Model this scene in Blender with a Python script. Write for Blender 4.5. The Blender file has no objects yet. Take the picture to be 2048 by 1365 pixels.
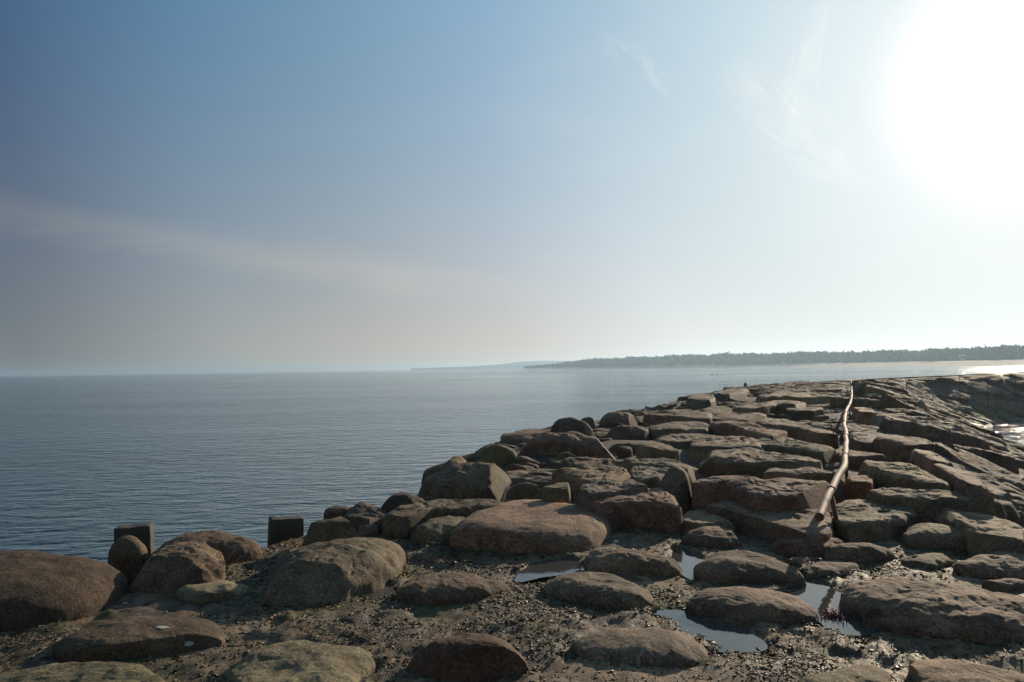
import bpy, math, random
import numpy as np
from mathutils import Vector, Matrix

S = bpy.context.scene
COL = S.collection
rng = np.random.default_rng(7)

# ------------------------------------------------------------------ camera
EYE = 4.2
F = 1480.0                       # focal length in pixels of the 2048 px wide photograph
PITCH = math.radians(2.1)
ROLL = 0.0150
fw = Vector((0, math.cos(PITCH), math.sin(PITCH)))
rt0 = Vector((1, 0, 0))
up0 = rt0.cross(fw)
rt = rt0 * math.cos(ROLL) - up0 * math.sin(ROLL)
up = up0 * math.cos(ROLL) + rt0 * math.sin(ROLL)
cam_data = bpy.data.cameras.new('camera')
cam_data.lens = 36.0 * F / 2048.0
cam_data.sensor_width = 36.0
cam_data.clip_start = 0.05
cam_data.clip_end = 30000
cam = bpy.data.objects.new('camera', cam_data)
COL.objects.link(cam)
cam.matrix_world = Matrix(((rt.x, up.x, -fw.x, 0), (rt.y, up.y, -fw.y, 0), (rt.z, up.z, -fw.z, EYE), (0, 0, 0, 1)))
S.camera = cam

# ------------------------------------------------------------------ sun, sky, exposure
SUN_EL = math.radians(17.3)
SUN_AZ = math.radians(35.8)      # to the right of straight ahead (+Y)
sdir = Vector((math.sin(SUN_AZ) * math.cos(SUN_EL), math.cos(SUN_AZ) * math.cos(SUN_EL), math.sin(SUN_EL)))
sl = bpy.data.lights.new('sun', 'SUN')
sl.energy = 5.0
sl.angle = math.radians(0.5)
sl.color = (1.0, 0.83, 0.62)
sun = bpy.data.objects.new('sun', sl)
COL.objects.link(sun)
sun.rotation_euler = sdir.to_track_quat('Z', 'Y').to_euler()

W = bpy.data.worlds.new('World')
S.world = W
W.use_nodes = True
nt = W.node_tree
nt.nodes.clear()


class G_:
    """small helper to write node graphs"""
    def __init__(s, t): s.t = t
    def n(s, typ, **kw):
        x = s.t.nodes.new(typ)
        for k, v in kw.items(): setattr(x, k, v)
        return x
    def set(s, sock, v):
        if isinstance(v, bpy.types.NodeSocket): s.t.links.new(v, sock)
        else:
            if hasattr(sock.default_value, '__len__') and not hasattr(v, '__len__'): v = (v,) * len(sock.default_value)
            if hasattr(v, '__len__') and len(sock.default_value) == 4 and len(v) == 3: v = (*v, 1)
            sock.default_value = v
    def m(s, op, a, b=None, c=None, clamp=False):
        x = s.n('ShaderNodeMath', operation=op, use_clamp=clamp)
        s.set(x.inputs[0], a)
        if b is not None: s.set(x.inputs[1], b)
        if c is not None: s.set(x.inputs[2], c)
        return x.outputs[0]
    def vm(s, op, a, b=None, out=0):
        x = s.n('ShaderNodeVectorMath', operation=op)
        s.set(x.inputs[0], a)
        if b is not None:
            if op == 'SCALE': s.set(x.inputs['Scale'], b)
            else: s.set(x.inputs[1], b)
        return x.outputs[out]
    def mix(s, f, a, b, mode='MIX'):
        x = s.n('ShaderNodeMix', data_type='RGBA', blend_type=mode)
        s.set(x.inputs[0], f); s.set(x.inputs[6], a); s.set(x.inputs[7], b)
        return x.outputs[2]
    def sm(s, v, lo, hi, a=0.0, b=1.0):
        x = s.n('ShaderNodeMapRange', interpolation_type='SMOOTHSTEP')
        s.set(x.inputs[0], v); s.set(x.inputs[1], lo); s.set(x.inputs[2], hi); s.set(x.inputs[3], a); s.set(x.inputs[4], b)
        return x.outputs[0]
    def noise(s, vec, scale, detail=4, rough=0.55, dist=0.0, out=0):
        x = s.n('ShaderNodeTexNoise')
        s.set(x.inputs['Vector'], vec); s.set(x.inputs['Scale'], scale); s.set(x.inputs['Detail'], detail)
        s.set(x.inputs['Roughness'], rough); s.set(x.inputs['Distortion'], dist)
        return x.outputs[out]
    def mapping(s, vec, scale=(1, 1, 1), rot=(0, 0, 0), loc=(0, 0, 0)):
        x = s.n('ShaderNodeMapping')
        s.set(x.inputs[0], vec); x.inputs['Scale'].default_value = scale
        x.inputs['Rotation'].default_value = rot; x.inputs['Location'].default_value = loc
        return x.outputs[0]
    def comb(s, x_, y_, z_):
        x = s.n('ShaderNodeCombineXYZ')
        s.set(x.inputs[0], x_); s.set(x.inputs[1], y_); s.set(x.inputs[2], z_)
        return x.outputs[0]
    def sep(s, v):
        x = s.n('ShaderNodeSeparateXYZ'); s.set(x.inputs[0], v)
        return x.outputs


g = G_(nt)
sky = g.n('ShaderNodeTexSky', sky_type='NISHITA', sun_disc=False)
sky.sun_elevation = SUN_EL
sky.sun_rotation = SUN_AZ
sky.air_density = 1.0
sky.dust_density = 1.2
sky.ozone_density = 1.5
sky.altitude = 0
dirv = g.vm('NORMALIZE', g.n('ShaderNodeTexCoord').outputs['Generated'])
sx, sy, sz = g.sep(dirv)
cosang = g.m('MAXIMUM', g.vm('DOT_PRODUCT', dirv, tuple(sdir), out=1), 0.0)
el = g.m('MAXIMUM', sz, 0.0)
# the sky: Nishita under the broad aureole that hazy sea air spreads round the sun
theta = g.m('DIVIDE', g.m('ARCCOSINE', g.m('MINIMUM', cosang, 1.0)), math.pi)
def ramp(stops):
    r = g.n('ShaderNodeValToRGB')
    g.set(r.inputs[0], theta)
    e = r.color_ramp.elements
    while len(e) < len(stops): e.new(0.5)
    for k, (d, c) in enumerate(stops):
        e[k].position = d / 180.0
        e[k].color = (*c, 1)
    r.color_ramp.interpolation = 'LINEAR'
    return r.outputs[0]
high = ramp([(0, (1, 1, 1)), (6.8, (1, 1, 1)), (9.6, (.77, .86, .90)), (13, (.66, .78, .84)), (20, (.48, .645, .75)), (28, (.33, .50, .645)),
             (36, (.22, .395, .58)), (46, (.135, .295, .455)), (56, (.072, .205, .365)), (67, (.024, .087, .212)), (90, (.10, .17, .25)), (130, (.17, .235, .31))])  # last stops, behind the camera, raised as added fill for shaded stone fronts
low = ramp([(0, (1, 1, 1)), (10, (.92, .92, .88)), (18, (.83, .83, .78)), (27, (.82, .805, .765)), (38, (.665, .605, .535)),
            (48, (.53, .485, .425)), (58, (.405, .40, .365)), (70, (.190, .203, .203)), (100, (.33, .345, .35))])  # horizon opposite the sun also brightened, out of view, to light the stone fronts
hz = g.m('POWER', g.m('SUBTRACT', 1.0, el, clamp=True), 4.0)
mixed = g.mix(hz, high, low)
burn = g.vm('SCALE', (10.0, 9.7, 9.0), g.m('MULTIPLY', g.m('POWER', cosang, 600.0), 8.0))
nish = g.vm('MULTIPLY', g.vm('MINIMUM', sky.outputs[0], (12.0, 12.0, 12.0)), (0.02, 0.02, 0.02))
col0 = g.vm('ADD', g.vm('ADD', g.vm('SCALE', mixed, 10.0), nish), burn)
# thin cirrus
pl = g.comb(g.m('DIVIDE', sx, g.m('ADD', el, 0.10)), g.m('DIVIDE', sy, g.m('ADD', el, 0.10)), 0.0)
c1 = g.noise(g.mapping(pl, (0.55, 1.6, 1), (0, 0, 0.5)), 1.0, 7, 0.6, 0.8)
cir = g.sm(c1, 0.52, 0.85)
# the one long veil low on the left
ang = g.m('ARCTAN2', sx, sy)
veil_c = g.m('SUBTRACT', 0.129, g.m('MULTIPLY', ang, 0.117))
vn = g.noise(g.comb(g.m('MULTIPLY', ang, 5.0), g.m('MULTIPLY', sz, 26.0), 0.3), 1.0, 6, 0.6, 0.6)
vd = g.m('ADD', g.m('SUBTRACT', sz, veil_c), g.m('MULTIPLY', g.m('SUBTRACT', vn, 0.5), 0.06))
veil = g.m('MULTIPLY', g.sm(vd, 0.012, -0.016), g.sm(vd, -0.055, -0.016))
veil = g.m('MULTIPLY', veil, g.m('MULTIPLY', g.sm(ang, -1.2, -0.6), g.sm(ang, 0.16, -0.22)))
# feathery wisps nearer the sun
def wisp(a0, z0, ra, rz, rot, thr):
    u = g.m('SUBTRACT', ang, a0); v = g.m('SUBTRACT', sz, z0)
    ca_, sa_ = math.cos(rot), math.sin(rot)
    u2 = g.m('ADD', g.m('MULTIPLY', u, ca_), g.m('MULTIPLY', v, sa_)); v2 = g.m('SUBTRACT', g.m('MULTIPLY', v, ca_), g.m('MULTIPLY', u, sa_))
    rr = g.m('ADD', g.m('POWER', g.m('ABSOLUTE', g.m('DIVIDE', u2, ra)), 2.0), g.m('POWER', g.m('ABSOLUTE', g.m('DIVIDE', v2, rz)), 2.0))
    n_ = g.noise(g.comb(g.m('MULTIPLY', u2, 9.0), g.m('MULTIPLY', v2, 32.0), a0 * 7), 1.0, 8, 0.62, 1.2)
    return g.m('MULTIPLY', g.sm(rr, 1.0, 0.0), g.sm(n_, thr, thr + 0.25))
w_all = g.m('ADD', wisp(0.37, 0.29, 0.13, 0.045, -0.75, 0.34), g.m('ADD', wisp(0.39, 0.35, 0.09, 0.03, 1.2, 0.36), wisp(0.18, 0.375, 0.08, 0.022, -0.6, 0.42)))
ccol = g.vm('ADD', g.vm('SCALE', low, 10.5), (0.4, 0.4, 0.4))
col = g.mix(g.m('MULTIPLY', cir, 0.13), col0, ccol)
col = g.mix(g.m('MULTIPLY', g.m('MULTIPLY', veil, g.sm(vn, 0.25, 0.70, 0.45, 1.25)), 0.27), col, ccol)
col = g.mix(g.m('MULTIPLY', w_all, 0.30), col, g.vm('ADD', ccol, (0.6, 0.6, 0.6)))
bg = g.n('ShaderNodeBackground')
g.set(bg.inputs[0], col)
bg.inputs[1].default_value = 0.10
g.t.links.new(bg.outputs[0], g.n('ShaderNodeOutputWorld').inputs[0])

S.view_settings.view_transform = 'Standard'
S.view_settings.look = 'None'
S.view_settings.exposure = 0.0
S.view_settings.gamma = 1.0
S.view_settings.use_curve_mapping = False
S.cycles.use_denoising = True
S.cycles.max_bounces = 6
S.cycles.diffuse_bounces = 2
S.cycles.glossy_bounces = 3
S.cycles.volume_bounces = 0

# ------------------------------------------------------------------ numeric helpers
def _hash(ix, iy, iz, seed):
    n = (ix.astype(np.int64) * 374761393 + iy.astype(np.int64) * 668265263 + iz.astype(np.int64) * 1274126177 + seed * 974711) & 0x7fffffff
    n = ((n ^ (n >> 13)) * 1274126177) & 0x7fffffff
    n = n ^ (n >> 16)
    return (n & 0xffff) / 32767.5 - 1.0


def vnoise(p, seed=0):
    """smooth value noise in -1..1 for an (N,3) array"""
    f = np.floor(p)
    i = f.astype(np.int64)
    t = p - f
    t = t * t * t * (t * (t * 6 - 15) + 10)
    out = 0
    for dx in (0, 1):
        wx = t[:, 0] if dx else 1 - t[:, 0]
        for dy in (0, 1):
            wy = t[:, 1] if dy else 1 - t[:, 1]
            for dz in (0, 1):
                wz = t[:, 2] if dz else 1 - t[:, 2]
                out = out + wx * wy * wz * _hash(i[:, 0] + dx, i[:, 1] + dy, i[:, 2] + dz, seed)
    return out


def fbm(p, octaves=4, seed=0, gain=0.5, lac=2.03):
    a, out = 1.0, 0
    for k in range(octaves):
        out = out + a * vnoise(p + k * 17.3, seed + k)
        p = p * lac
        a *= gain
    return out


def ridge(p, octaves=4, seed=0, gain=0.5):
    a, out = 1.0, 0
    for k in range(octaves):
        out = out + a * (1 - 2 * np.abs(vnoise(p + k * 9.1, seed + k)))
        p = p * 2.07
        a *= gain
    return out


def make_mesh(name, verts, faces, smooth=True, crease=None):
    """faces: (M,3) or (M,4) int array, or a list of such arrays"""
    if not isinstance(faces, (list, tuple)): faces = [faces]
    faces = [np.asarray(f, dtype=np.int32) for f in faces if len(f)]
    me = bpy.data.meshes.new(name)
    me.vertices.add(len(verts))
    me.vertices.foreach_set('co', np.asarray(verts, dtype=np.float32).ravel())
    loops = np.concatenate([f.ravel() for f in faces])
    tot = np.concatenate([np.full(len(f), f.shape[1], dtype=np.int32) for f in faces])
    start = np.concatenate([[0], np.cumsum(tot)[:-1]]).astype(np.int32)
    me.loops.add(len(loops))
    me.loops.foreach_set('vertex_index', loops)
    me.polygons.add(len(tot))
    me.polygons.foreach_set('loop_start', start)
    me.polygons.foreach_set('loop_total', tot)
    if smooth: me.polygons.foreach_set('use_smooth', np.ones(len(tot), dtype=bool))
    me.update(calc_edges=True)
    me.validate()
    if crease: me.set_sharp_from_angle(angle=math.radians(crease))
    return me


def link(name, me, mat=None, parent=None, label=None, category=None, group=None, kind=None, loc=None, color=None):
    o = bpy.data.objects.new(name, me)
    COL.objects.link(o)
    if mat is not None and me is not None: me.materials.append(mat)
    if parent is not None: o.parent = parent
    if loc is not None: o.location = loc
    for k, v in (('label', label), ('category', category), ('group', group), ('kind', kind)):
        if v: o[k] = v
    if color is not None: o.color = color
    return o


def empty(name, loc=(0, 0, 0), **kw):
    o = bpy.data.objects.new(name, None)
    COL.objects.link(o)
    o.location = loc
    for k, v in kw.items(): o[k] = v
    return o


def grid_faces(nu, nv, wrap_u=False):
    i = np.arange(nv - 1)[:, None] * nu
    j = np.arange(nu if wrap_u else nu - 1)[None, :]
    j2 = (j + 1) % nu
    f = np.stack([i + j, i + j2, i + nu + j2, i + nu + j], -1)
    return f.reshape(-1, 4)


def tube_mesh(name, pts, rad, sides=14, cap=True):
    P = np.array(pts, float)
    n = len(P)
    rad = np.broadcast_to(np.asarray(rad, float), (n,))
    T = np.gradient(P, axis=0)
    T /= np.linalg.norm(T, axis=1)[:, None]
    ref = np.array([0.0, 0.0, 1.0]) if abs(T[0, 2]) < 0.9 else np.array([1.0, 0, 0])
    A = np.cross(T, ref); A /= np.linalg.norm(A, axis=1)[:, None]
    B = np.cross(A, T)
    th = np.linspace(0, 2 * np.pi, sides, endpoint=False)
    V = (P[:, None] + rad[:, None, None] * (np.cos(th)[None, :, None] * A[:, None] + np.sin(th)[None, :, None] * B[:, None])).reshape(-1, 3)
    F = [grid_faces(sides, n, True)]
    if cap:
        V = np.vstack([V, P[0], P[-1]])
        k = np.arange(sides)
        F.append(np.stack([np.full(sides, n * sides), (k + 1) % sides, k], -1))
        F.append(np.stack([np.full(sides, n * sides + 1), (n - 1) * sides + k, (n - 1) * sides + (k + 1) % sides], -1))
    return make_mesh(name, V, F)


def rounded_box(name, sx_, sy_, sz_, bevel, seed=0, rough=0.004):
    """a weathered block: a box with chipped, rounded edges"""
    n = 14
    u = np.linspace(-1, 1, n)
    V, F, off = [], [], 0
    for ax in range(3):
        for s in (-1, 1):
            a, b = np.meshgrid(u, u)
            p = np.zeros((n * n, 3))
            p[:, ax] = s
            p[:, (ax + 1) % 3] = a.ravel() * s
            p[:, (ax + 2) % 3] = b.ravel()
            V.append(p); F.append(grid_faces(n, n) + off); off += n * n
    V = np.vstack(V)
    half = np.array([sx_, sy_, sz_]) / 2
    P = V * half
    inner = np.clip(P, -(half - bevel), half - bevel)
    d = P - inner
    L = np.linalg.norm(d, axis=1)[:, None]
    P = np.where(L > 1e-6, inner + d / np.maximum(L, 1e-6) * bevel, P)
    P += (P / half) * (rough * fbm(P * 9 + seed, 4, seed))[:, None]
    me = make_mesh(name, P, F)
    import bmesh
    bm = bmesh.new(); bm.from_mesh(me)
    bmesh.ops.remove_doubles(bm, verts=bm.verts, dist=1e-4)
    bm.to_mesh(me); bm.free()
    return me


# ------------------------------------------------------------------ where things stand
def ray(px, py):
    d = fw + rt * ((px - 1024.0) / F) + up * ((682.5 - py) / F)
    return d


def on_plane(px, py, z):
    d = ray(px, py)
    t = (z - EYE) / d.z
    return np.array([d.x * t, d.y * t, z])


RAIL = np.array([(-6.6, -14), (3.0, 7.1), (7.0, 15.9), (14.4, 32.1), (22.3, 48.6), (24.6, 52.3), (28.0, 55.2), (33.0, 57.2), (40, 58.6), (60, 60.5), (90, 62.5)], float)


def path_st(x, y):
    """distance along the breakwater and signed distance from the rail line (positive on the open-sea side)"""
    P = np.stack([np.asarray(x, float).ravel(), np.asarray(y, float).ravel()], -1)
    best = np.full(len(P), 1e9); s_ = np.zeros(len(P)); t_ = np.zeros(len(P))
    acc = 0.0
    for a, b in zip(RAIL[:-1], RAIL[1:]):
        d = b - a; L = np.hypot(*d); u = d / L; nrm = np.array([-u[1], u[0]])
        k = np.clip((P - a) @ u, 0, L)
        q = a + k[:, None] * u
        dist = np.hypot(*(P - q).T)
        side = np.sign((P - a) @ nrm)
        m = dist < best
        best[m] = dist[m]; s_[m] = acc + k[m]; t_[m] = dist[m] * side[m]
        acc += L
    return s_, t_


def st_point(s, t):
    acc = 0.0
    for a, b in zip(RAIL[:-1], RAIL[1:]):
        d = b - a; L = np.hypot(*d); u = d / L
        if s <= acc + L or b is RAIL[-1]:
            p = a + (s - acc) * u + np.array([-u[1], u[0]]) * t
            return p, math.atan2(u[1], u[0])
        acc += L
    u = (RAIL[-1] - RAIL[-2]); u /= np.hypot(*u)
    return RAIL[-1] + np.array([-u[1], u[0]]) * t, math.atan2(u[1], u[0])


def smooth01(v, a, b):
    k = np.clip((v - a) / (b - a), 0, 1)
    return k * k * (3 - 2 * k)


TOP = 2.6


def left_edge(x, y):
    return 6.3 - 1.6 * smooth01(y, 4.2, 5.6) * (1 - smooth01(y, 10.5, 16.5))


def ground_z(x, y):
    s, t = path_st(x, y)
    x = np.asarray(x, float).ravel(); y = np.asarray(y, float).ravel()
    top = TOP + 0.25 * smooth01(s, 78, 95)
    right = np.clip(-t - 1.1, 0, None)
    left = np.clip(t - left_edge(x, y), 0, None)
    slope = np.where(right < 0.8, 0.28 * right * right / 0.8, 0.28 * 0.8 + (right - 0.8) * 0.52)
    return top - slope - np.minimum(0.85 * left, 0.12 + 0.62 * left)


def gz(x, y):
    return float(ground_z(np.array([x]), np.array([y]))[0])


def on_ground(px, py, h=0.0):
    """where the pixel's ray meets the ground raised by h"""
    d = ray(px, py)
    z = TOP + h
    p = None
    for _ in range(12):
        t = (z - EYE) / d.z
        if t <= 0: t = 60
        t = min(t, 120)
        p = (d.x * t, d.y * t)
        z = 0.5 * z + 0.5 * (max(gz(*p), -0.3) + h)
    return np.array([p[0], p[1], z])


# ------------------------------------------------------------------ materials
def new_mat(name):
    m = bpy.data.materials.new(name)
    m.use_nodes = True
    m.node_tree.nodes.clear()
    G = G_(m.node_tree)
    out = G.n('ShaderNodeOutputMaterial')
    bs = G.n('ShaderNodeBsdfPrincipled')
    G.t.links.new(bs.outputs[0], out.inputs[0])
    return m, G, bs, out


def bump(G, h, strength, dist, prev=None):
    b = G.n('ShaderNodeBump')
    G.set(b.inputs['Strength'], strength); G.set(b.inputs['Distance'], dist); G.set(b.inputs['Height'], h)
    if prev is not None: G.set(b.inputs['Normal'], prev)
    return b.outputs[0]


def rock_material(name, c_dark, c_mid, c_light, bedding=0.0, algae=0.0, lichen=0.35, rough=0.80):
    m, G, bs, out = new_mat(name)
    info = G.n('ShaderNodeObjectInfo')
    pos = G.vm('ADD', G.n('ShaderNodeNewGeometry').outputs['Position'], G.vm('SCALE', G.comb(info.outputs['Random'], info.outputs['Random'], 0.0), 37.0))
    nrm = G.sep(G.n('ShaderNodeNewGeometry').outputs['Normal'])
    big = G.noise(pos, 1.7, 6, 0.62, 0.3)
    mid = G.noise(pos, 9.0, 8, 0.68)
    fine = G.noise(pos, 55.0, 6, 0.7)
    grit = G.noise(pos, 190.0, 3, 0.6)
    c = G.mix(G.sm(mid, 0.36, 0.66), c_dark, c_mid)
    c = G.mix(G.m('MULTIPLY', G.sm(big, 0.42, 0.72), 0.75), c, c_light)
    # grains of the granite, pale and black
    c = G.mix(G.m('MULTIPLY', G.sm(fine, 0.52, 0.68), 0.7), c, tuple(min(1, v * 1.45) for v in c_light))
    c = G.mix(G.m('MULTIPLY', G.sm(fine, 0.48, 0.34), 0.85), c, tuple(v * 0.30 for v in c_dark))
    # pale quartz veins in some stones, darker weathered blotches in others
    vn_ = G.m('ABSOLUTE', G.m('SUBTRACT', G.noise(G.vm('ADD', pos, (2, 8, 1)), 1.3, 3, 0.5, 0.8), 0.5))
    vein = G.m('MULTIPLY', G.sm(vn_, 0.012, 0.003), G.sm(info.outputs['Random'], 0.55, 0.6))
    c = G.mix(G.m('MULTIPLY', vein, 0.45), c, (.36, .28, .21))
    bl = G.sm(G.noise(G.vm('ADD', pos, (7, 3, 4)), 1.1, 5, 0.62, 0.7), 0.50, 0.60)
    c = G.mix(G.m('MULTIPLY', bl, 0.45), c, tuple(v * 0.55 for v in c_dark))
    # pale lichen crusts
    li = G.m('MULTIPLY', G.sm(G.noise(pos, 3.1, 7, 0.7, 0.6), 0.57, 0.66), G.sm(nrm[2], 0.2, 0.75))
    c = G.mix(G.m('MULTIPLY', li, lichen), c, (0.155, 0.145, 0.095))
    # rust and ochre stains
    ru = G.sm(G.noise(G.vm('ADD', pos, (5, 9, 2)), 2.3, 6, 0.65, 0.5), 0.58, 0.72)
    c = G.mix(G.m('MULTIPLY', ru, 0.35), c, (0.13, 0.065, 0.032))
    # green algae on the stones near the water
    z = G.sep(G.n('ShaderNodeNewGeometry').outputs['Position'])[2]
    an = G.noise(G.vm('ADD', pos, (3, 1, 7)), 0.9, 6, 0.65, 0.4)
    al = G.m('MULTIPLY', G.sm(G.m('ADD', z, G.m('MULTIPLY', G.m('SUBTRACT', an, 0.5), -3.2)), 1.5, 0.5), G.sm(nrm[2], 0.15, 0.6))
    c = G.mix(G.m('MULTIPLY', al, 0.8), c, (0.085, 0.10, 0.022))
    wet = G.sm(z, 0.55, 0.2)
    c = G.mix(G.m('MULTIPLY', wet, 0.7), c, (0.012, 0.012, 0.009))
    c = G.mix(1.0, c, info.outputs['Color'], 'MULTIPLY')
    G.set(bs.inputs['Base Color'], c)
    G.set(bs.inputs['Roughness'], G.m('ADD', G.m('MULTIPLY', grit, 0.25), G.m('SUBTRACT', rough - 0.12, G.m('MULTIPLY', wet, 0.25))))
    bs.inputs['Specular IOR Level'].default_value = 0.22
    n1 = bump(G, mid, 0.5, 0.022)
    if bedding:
        bd = G.noise(G.mapping(pos, (1.2, 2.0, 16.0), (0.5, 0.35, 0.9)), 1.6, 7, 0.66, 0.7)
        n1 = bump(G, bd, bedding, 0.05, n1)
    cr = G.n('ShaderNodeTexVoronoi', feature='DISTANCE_TO_EDGE')
    G.set(cr.inputs['Vector'], G.vm('ADD', pos, G.vm('SCALE', G.noise(pos, 4.0, 4, 0.6, out=1), 0.5)))
    cr.inputs['Scale'].default_value = 1.6
    crack = G.m('MULTIPLY', G.sm(cr.outputs['Distance'], 0.0, 0.02), G.sm(big, 0.40, 0.5))
    n1 = bump(G, crack, 0.22, 0.015, n1)
    n2 = bump(G, fine, 0.95, 0.011, n1)
    n3 = bump(G, grit, 0.6, 0.0035, n2)
    G.set(bs.inputs['Normal'], n3)
    return m


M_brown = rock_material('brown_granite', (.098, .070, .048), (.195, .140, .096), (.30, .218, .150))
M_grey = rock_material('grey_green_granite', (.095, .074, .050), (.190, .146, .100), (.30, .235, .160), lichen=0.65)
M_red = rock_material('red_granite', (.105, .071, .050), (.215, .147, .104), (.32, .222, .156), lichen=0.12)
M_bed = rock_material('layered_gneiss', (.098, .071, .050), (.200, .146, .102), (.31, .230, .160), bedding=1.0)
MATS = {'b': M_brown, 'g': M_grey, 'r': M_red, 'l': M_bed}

# core of the breakwater: dark rubble seen in the joints
M_core, G, bs, _ = new_mat('dark_rubble')
pos = G.n('ShaderNodeNewGeometry').outputs['Position']
c = G.mix(G.noise(pos, 6, 8, 0.7), (.030, .023, .015), (.12, .088, .058))
G.set(bs.inputs['Base Color'], c); G.set(bs.inputs['Roughness'], 0.8)
G.set(bs.inputs['Normal'], bump(G, G.noise(pos, 14, 9, 0.75), 1.0, 0.08))

# silt, mortar and rotting weed between the near stones
M_mud, G, bs, _ = new_mat('silt_and_weed')
pos = G.n('ShaderNodeNewGeometry').outputs['Position']
n1 = G.noise(pos, 1.3, 7, 0.6, 0.3)
n2 = G.noise(pos, 7.0, 9, 0.72, 0.2)
n3 = G.noise(pos, 48.0, 6, 0.7)
n4 = G.noise(G.vm('ADD', pos, (11, 4, 0)), 2.1, 6, 0.66, 0.4)
n5 = G.noise(G.vm('ADD', pos, (1, 14, 0)), 1.6, 6, 0.66, 0.6)
c = G.mix(G.sm(n2, 0.38, 0.62), (.050, .034, .020), (.185, .128, .076))
c = G.mix(G.m('MULTIPLY', G.sm(n1, 0.50, 0.60), G.sm(n2, 0.35, 0.55)), c, (.27, .196, .122))
c = G.mix(G.m('MULTIPLY', G.sm(n4, 0.53, 0.64), 0.75), c, (.21, .10, .032))
c = G.mix(G.m('MULTIPLY', G.sm(n5, 0.49, 0.60), 0.8), c, (.070, .068, .020))
c = G.mix(G.m('MULTIPLY', G.sm(n3, 0.5, 0.34), 0.75), c, (.018, .014, .010))
G.set(bs.inputs['Base Color'], c)
bs.inputs['Specular IOR Level'].default_value = 0.32
G.set(bs.inputs['Roughness'], G.m('ADD', G.sm(n1, 0.40, 0.55, 0.34, 0.50), G.m('MULTIPLY', n3, 0.5)))
nb = bump(G, n2, 0.9, 0.03)
nb = bump(G, n3, 1.0, 0.010, nb)
nb = bump(G, G.noise(pos, 150, 3, 0.6), 0.7, 0.004, nb)
G.set(bs.inputs['Normal'], nb)


def weed_mat(name, a, b, rough=0.5):
    m, G, bs, _ = new_mat(name)
    geo = G.n('ShaderNodeNewGeometry')
    c = G.mix(geo.outputs['Random Per Island'], a, b)
    G.set(bs.inputs['Base Color'], c)
    G.set(bs.inputs['Roughness'], G.m('ADD', rough, G.m('MULTIPLY', geo.outputs['Random Per Island'], 0.3)))
    G.set(bs.inputs['Normal'], bump(G, G.noise(geo.outputs['Position'], 220, 2, 0.5), 0.6, 0.003))
    return m


M_weed_dark = weed_mat('dark_wrack', (.018, .013, .008), (.13, .092, .056))
M_weed_rust = weed_mat('rust_wrack', (.07, .026, .008), (.23, .115, .035), 0.45)
M_weed_green = weed_mat('green_weed', (.030, .036, .012), (.10, .105, .035), 0.5)
M_weed_red = weed_mat('red_weed', (.07, .010, .008), (.17, .035, .02), 0.4)

# sea water
M_sea, G, bs, _ = new_mat('sea_water')
pos = G.n('ShaderNodeNewGeometry').outputs['Position']
bs.inputs['Base Color'].default_value = (.004, .045, .064, 1)
bs.inputs['Roughness'].default_value = 0.05
bs.inputs['IOR'].default_value = 1.33
calm = G.noise(G.mapping(pos, (0.0035, 0.020, 1), (0, 0, 0.12)), 1.0, 4, 0.55, 0.5)
gust = G.noise(G.mapping(pos, (0.020, 0.085, 1), (0, 0, 0.10)), 1.0, 5, 0.6, 0.6)
lee = G.vm('LENGTH', G.vm('SUBTRACT', pos, (33.0, 36.0, 0.0)), out=1)
cs = G.m('MULTIPLY', G.sm(lee, 9.0, 26.0, 0.18, 1.0), G.m('MULTIPLY', G.sm(calm, 0.36, 0.60, 0.6, 1.1), G.sm(gust, 0.34, 0.66, 0.55, 1.25)))
# slick water in the lee of the wooded shore
px_, py_, pz_ = G.sep(pos)
side = G.m('DIVIDE', px_, G.m('ADD', G.m('ABSOLUTE', py_), 1.0))
slick = G.m('MULTIPLY', G.sm(side, -0.10, 0.30), G.sm(G.m('ADD', py_, G.m('MULTIPLY', G.m('SUBTRACT', gust, 0.5), 120.0)), 110.0, 230.0))
cs = G.m('MULTIPLY', cs, G.m('SUBTRACT', 1.0, G.m('MULTIPLY', slick, 0.45)))
w0 = G.m('ADD', G.m('MULTIPLY', G.noise(G.mapping(pos, (0.42, 1.0, 1), (0, 0, 0.30)), 1.0, 3, 0.5, 0.9), 0.6), G.m('MULTIPLY', G.noise(G.mapping(pos, (0.7, 1.3, 1), (0, 0, -0.5), (9, 4, 0)), 1.0, 3, 0.5, 0.7), 0.4))
w1 = G.noise(G.mapping(pos, (1.9, 4.0, 1), (0, 0, 0.10)), 1.0, 4, 0.55, 1.0)
w2 = G.noise(G.mapping(pos, (6.0, 13.0, 1), (0, 0, -0.2)), 1.0, 3, 0.5, 0.3)
nb = bump(G, w0, G.m('MULTIPLY', cs, 0.8), 0.60)
nb = bump(G, w1, G.m('MULTIPLY', cs, 0.8), 0.14, nb)
nb = bump(G, w2, G.m('MULTIPLY', cs, 0.8), 0.022, nb)
G.set(bs.inputs['Normal'], nb)

# rain and sea water standing in hollows
M_pud, G, bs, _ = new_mat('puddle_water')
pos = G.n('ShaderNodeNewGeometry').outputs['Position']
bs.inputs['Base Color'].default_value = (.060, .060, .054, 1)
bs.inputs['Roughness'].default_value = 0.03
bs.inputs['IOR'].default_value = 1.48
G.set(bs.inputs['Normal'], bump(G, G.noise(pos, 7, 3, 0.5), 0.25, 0.006))

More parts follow.
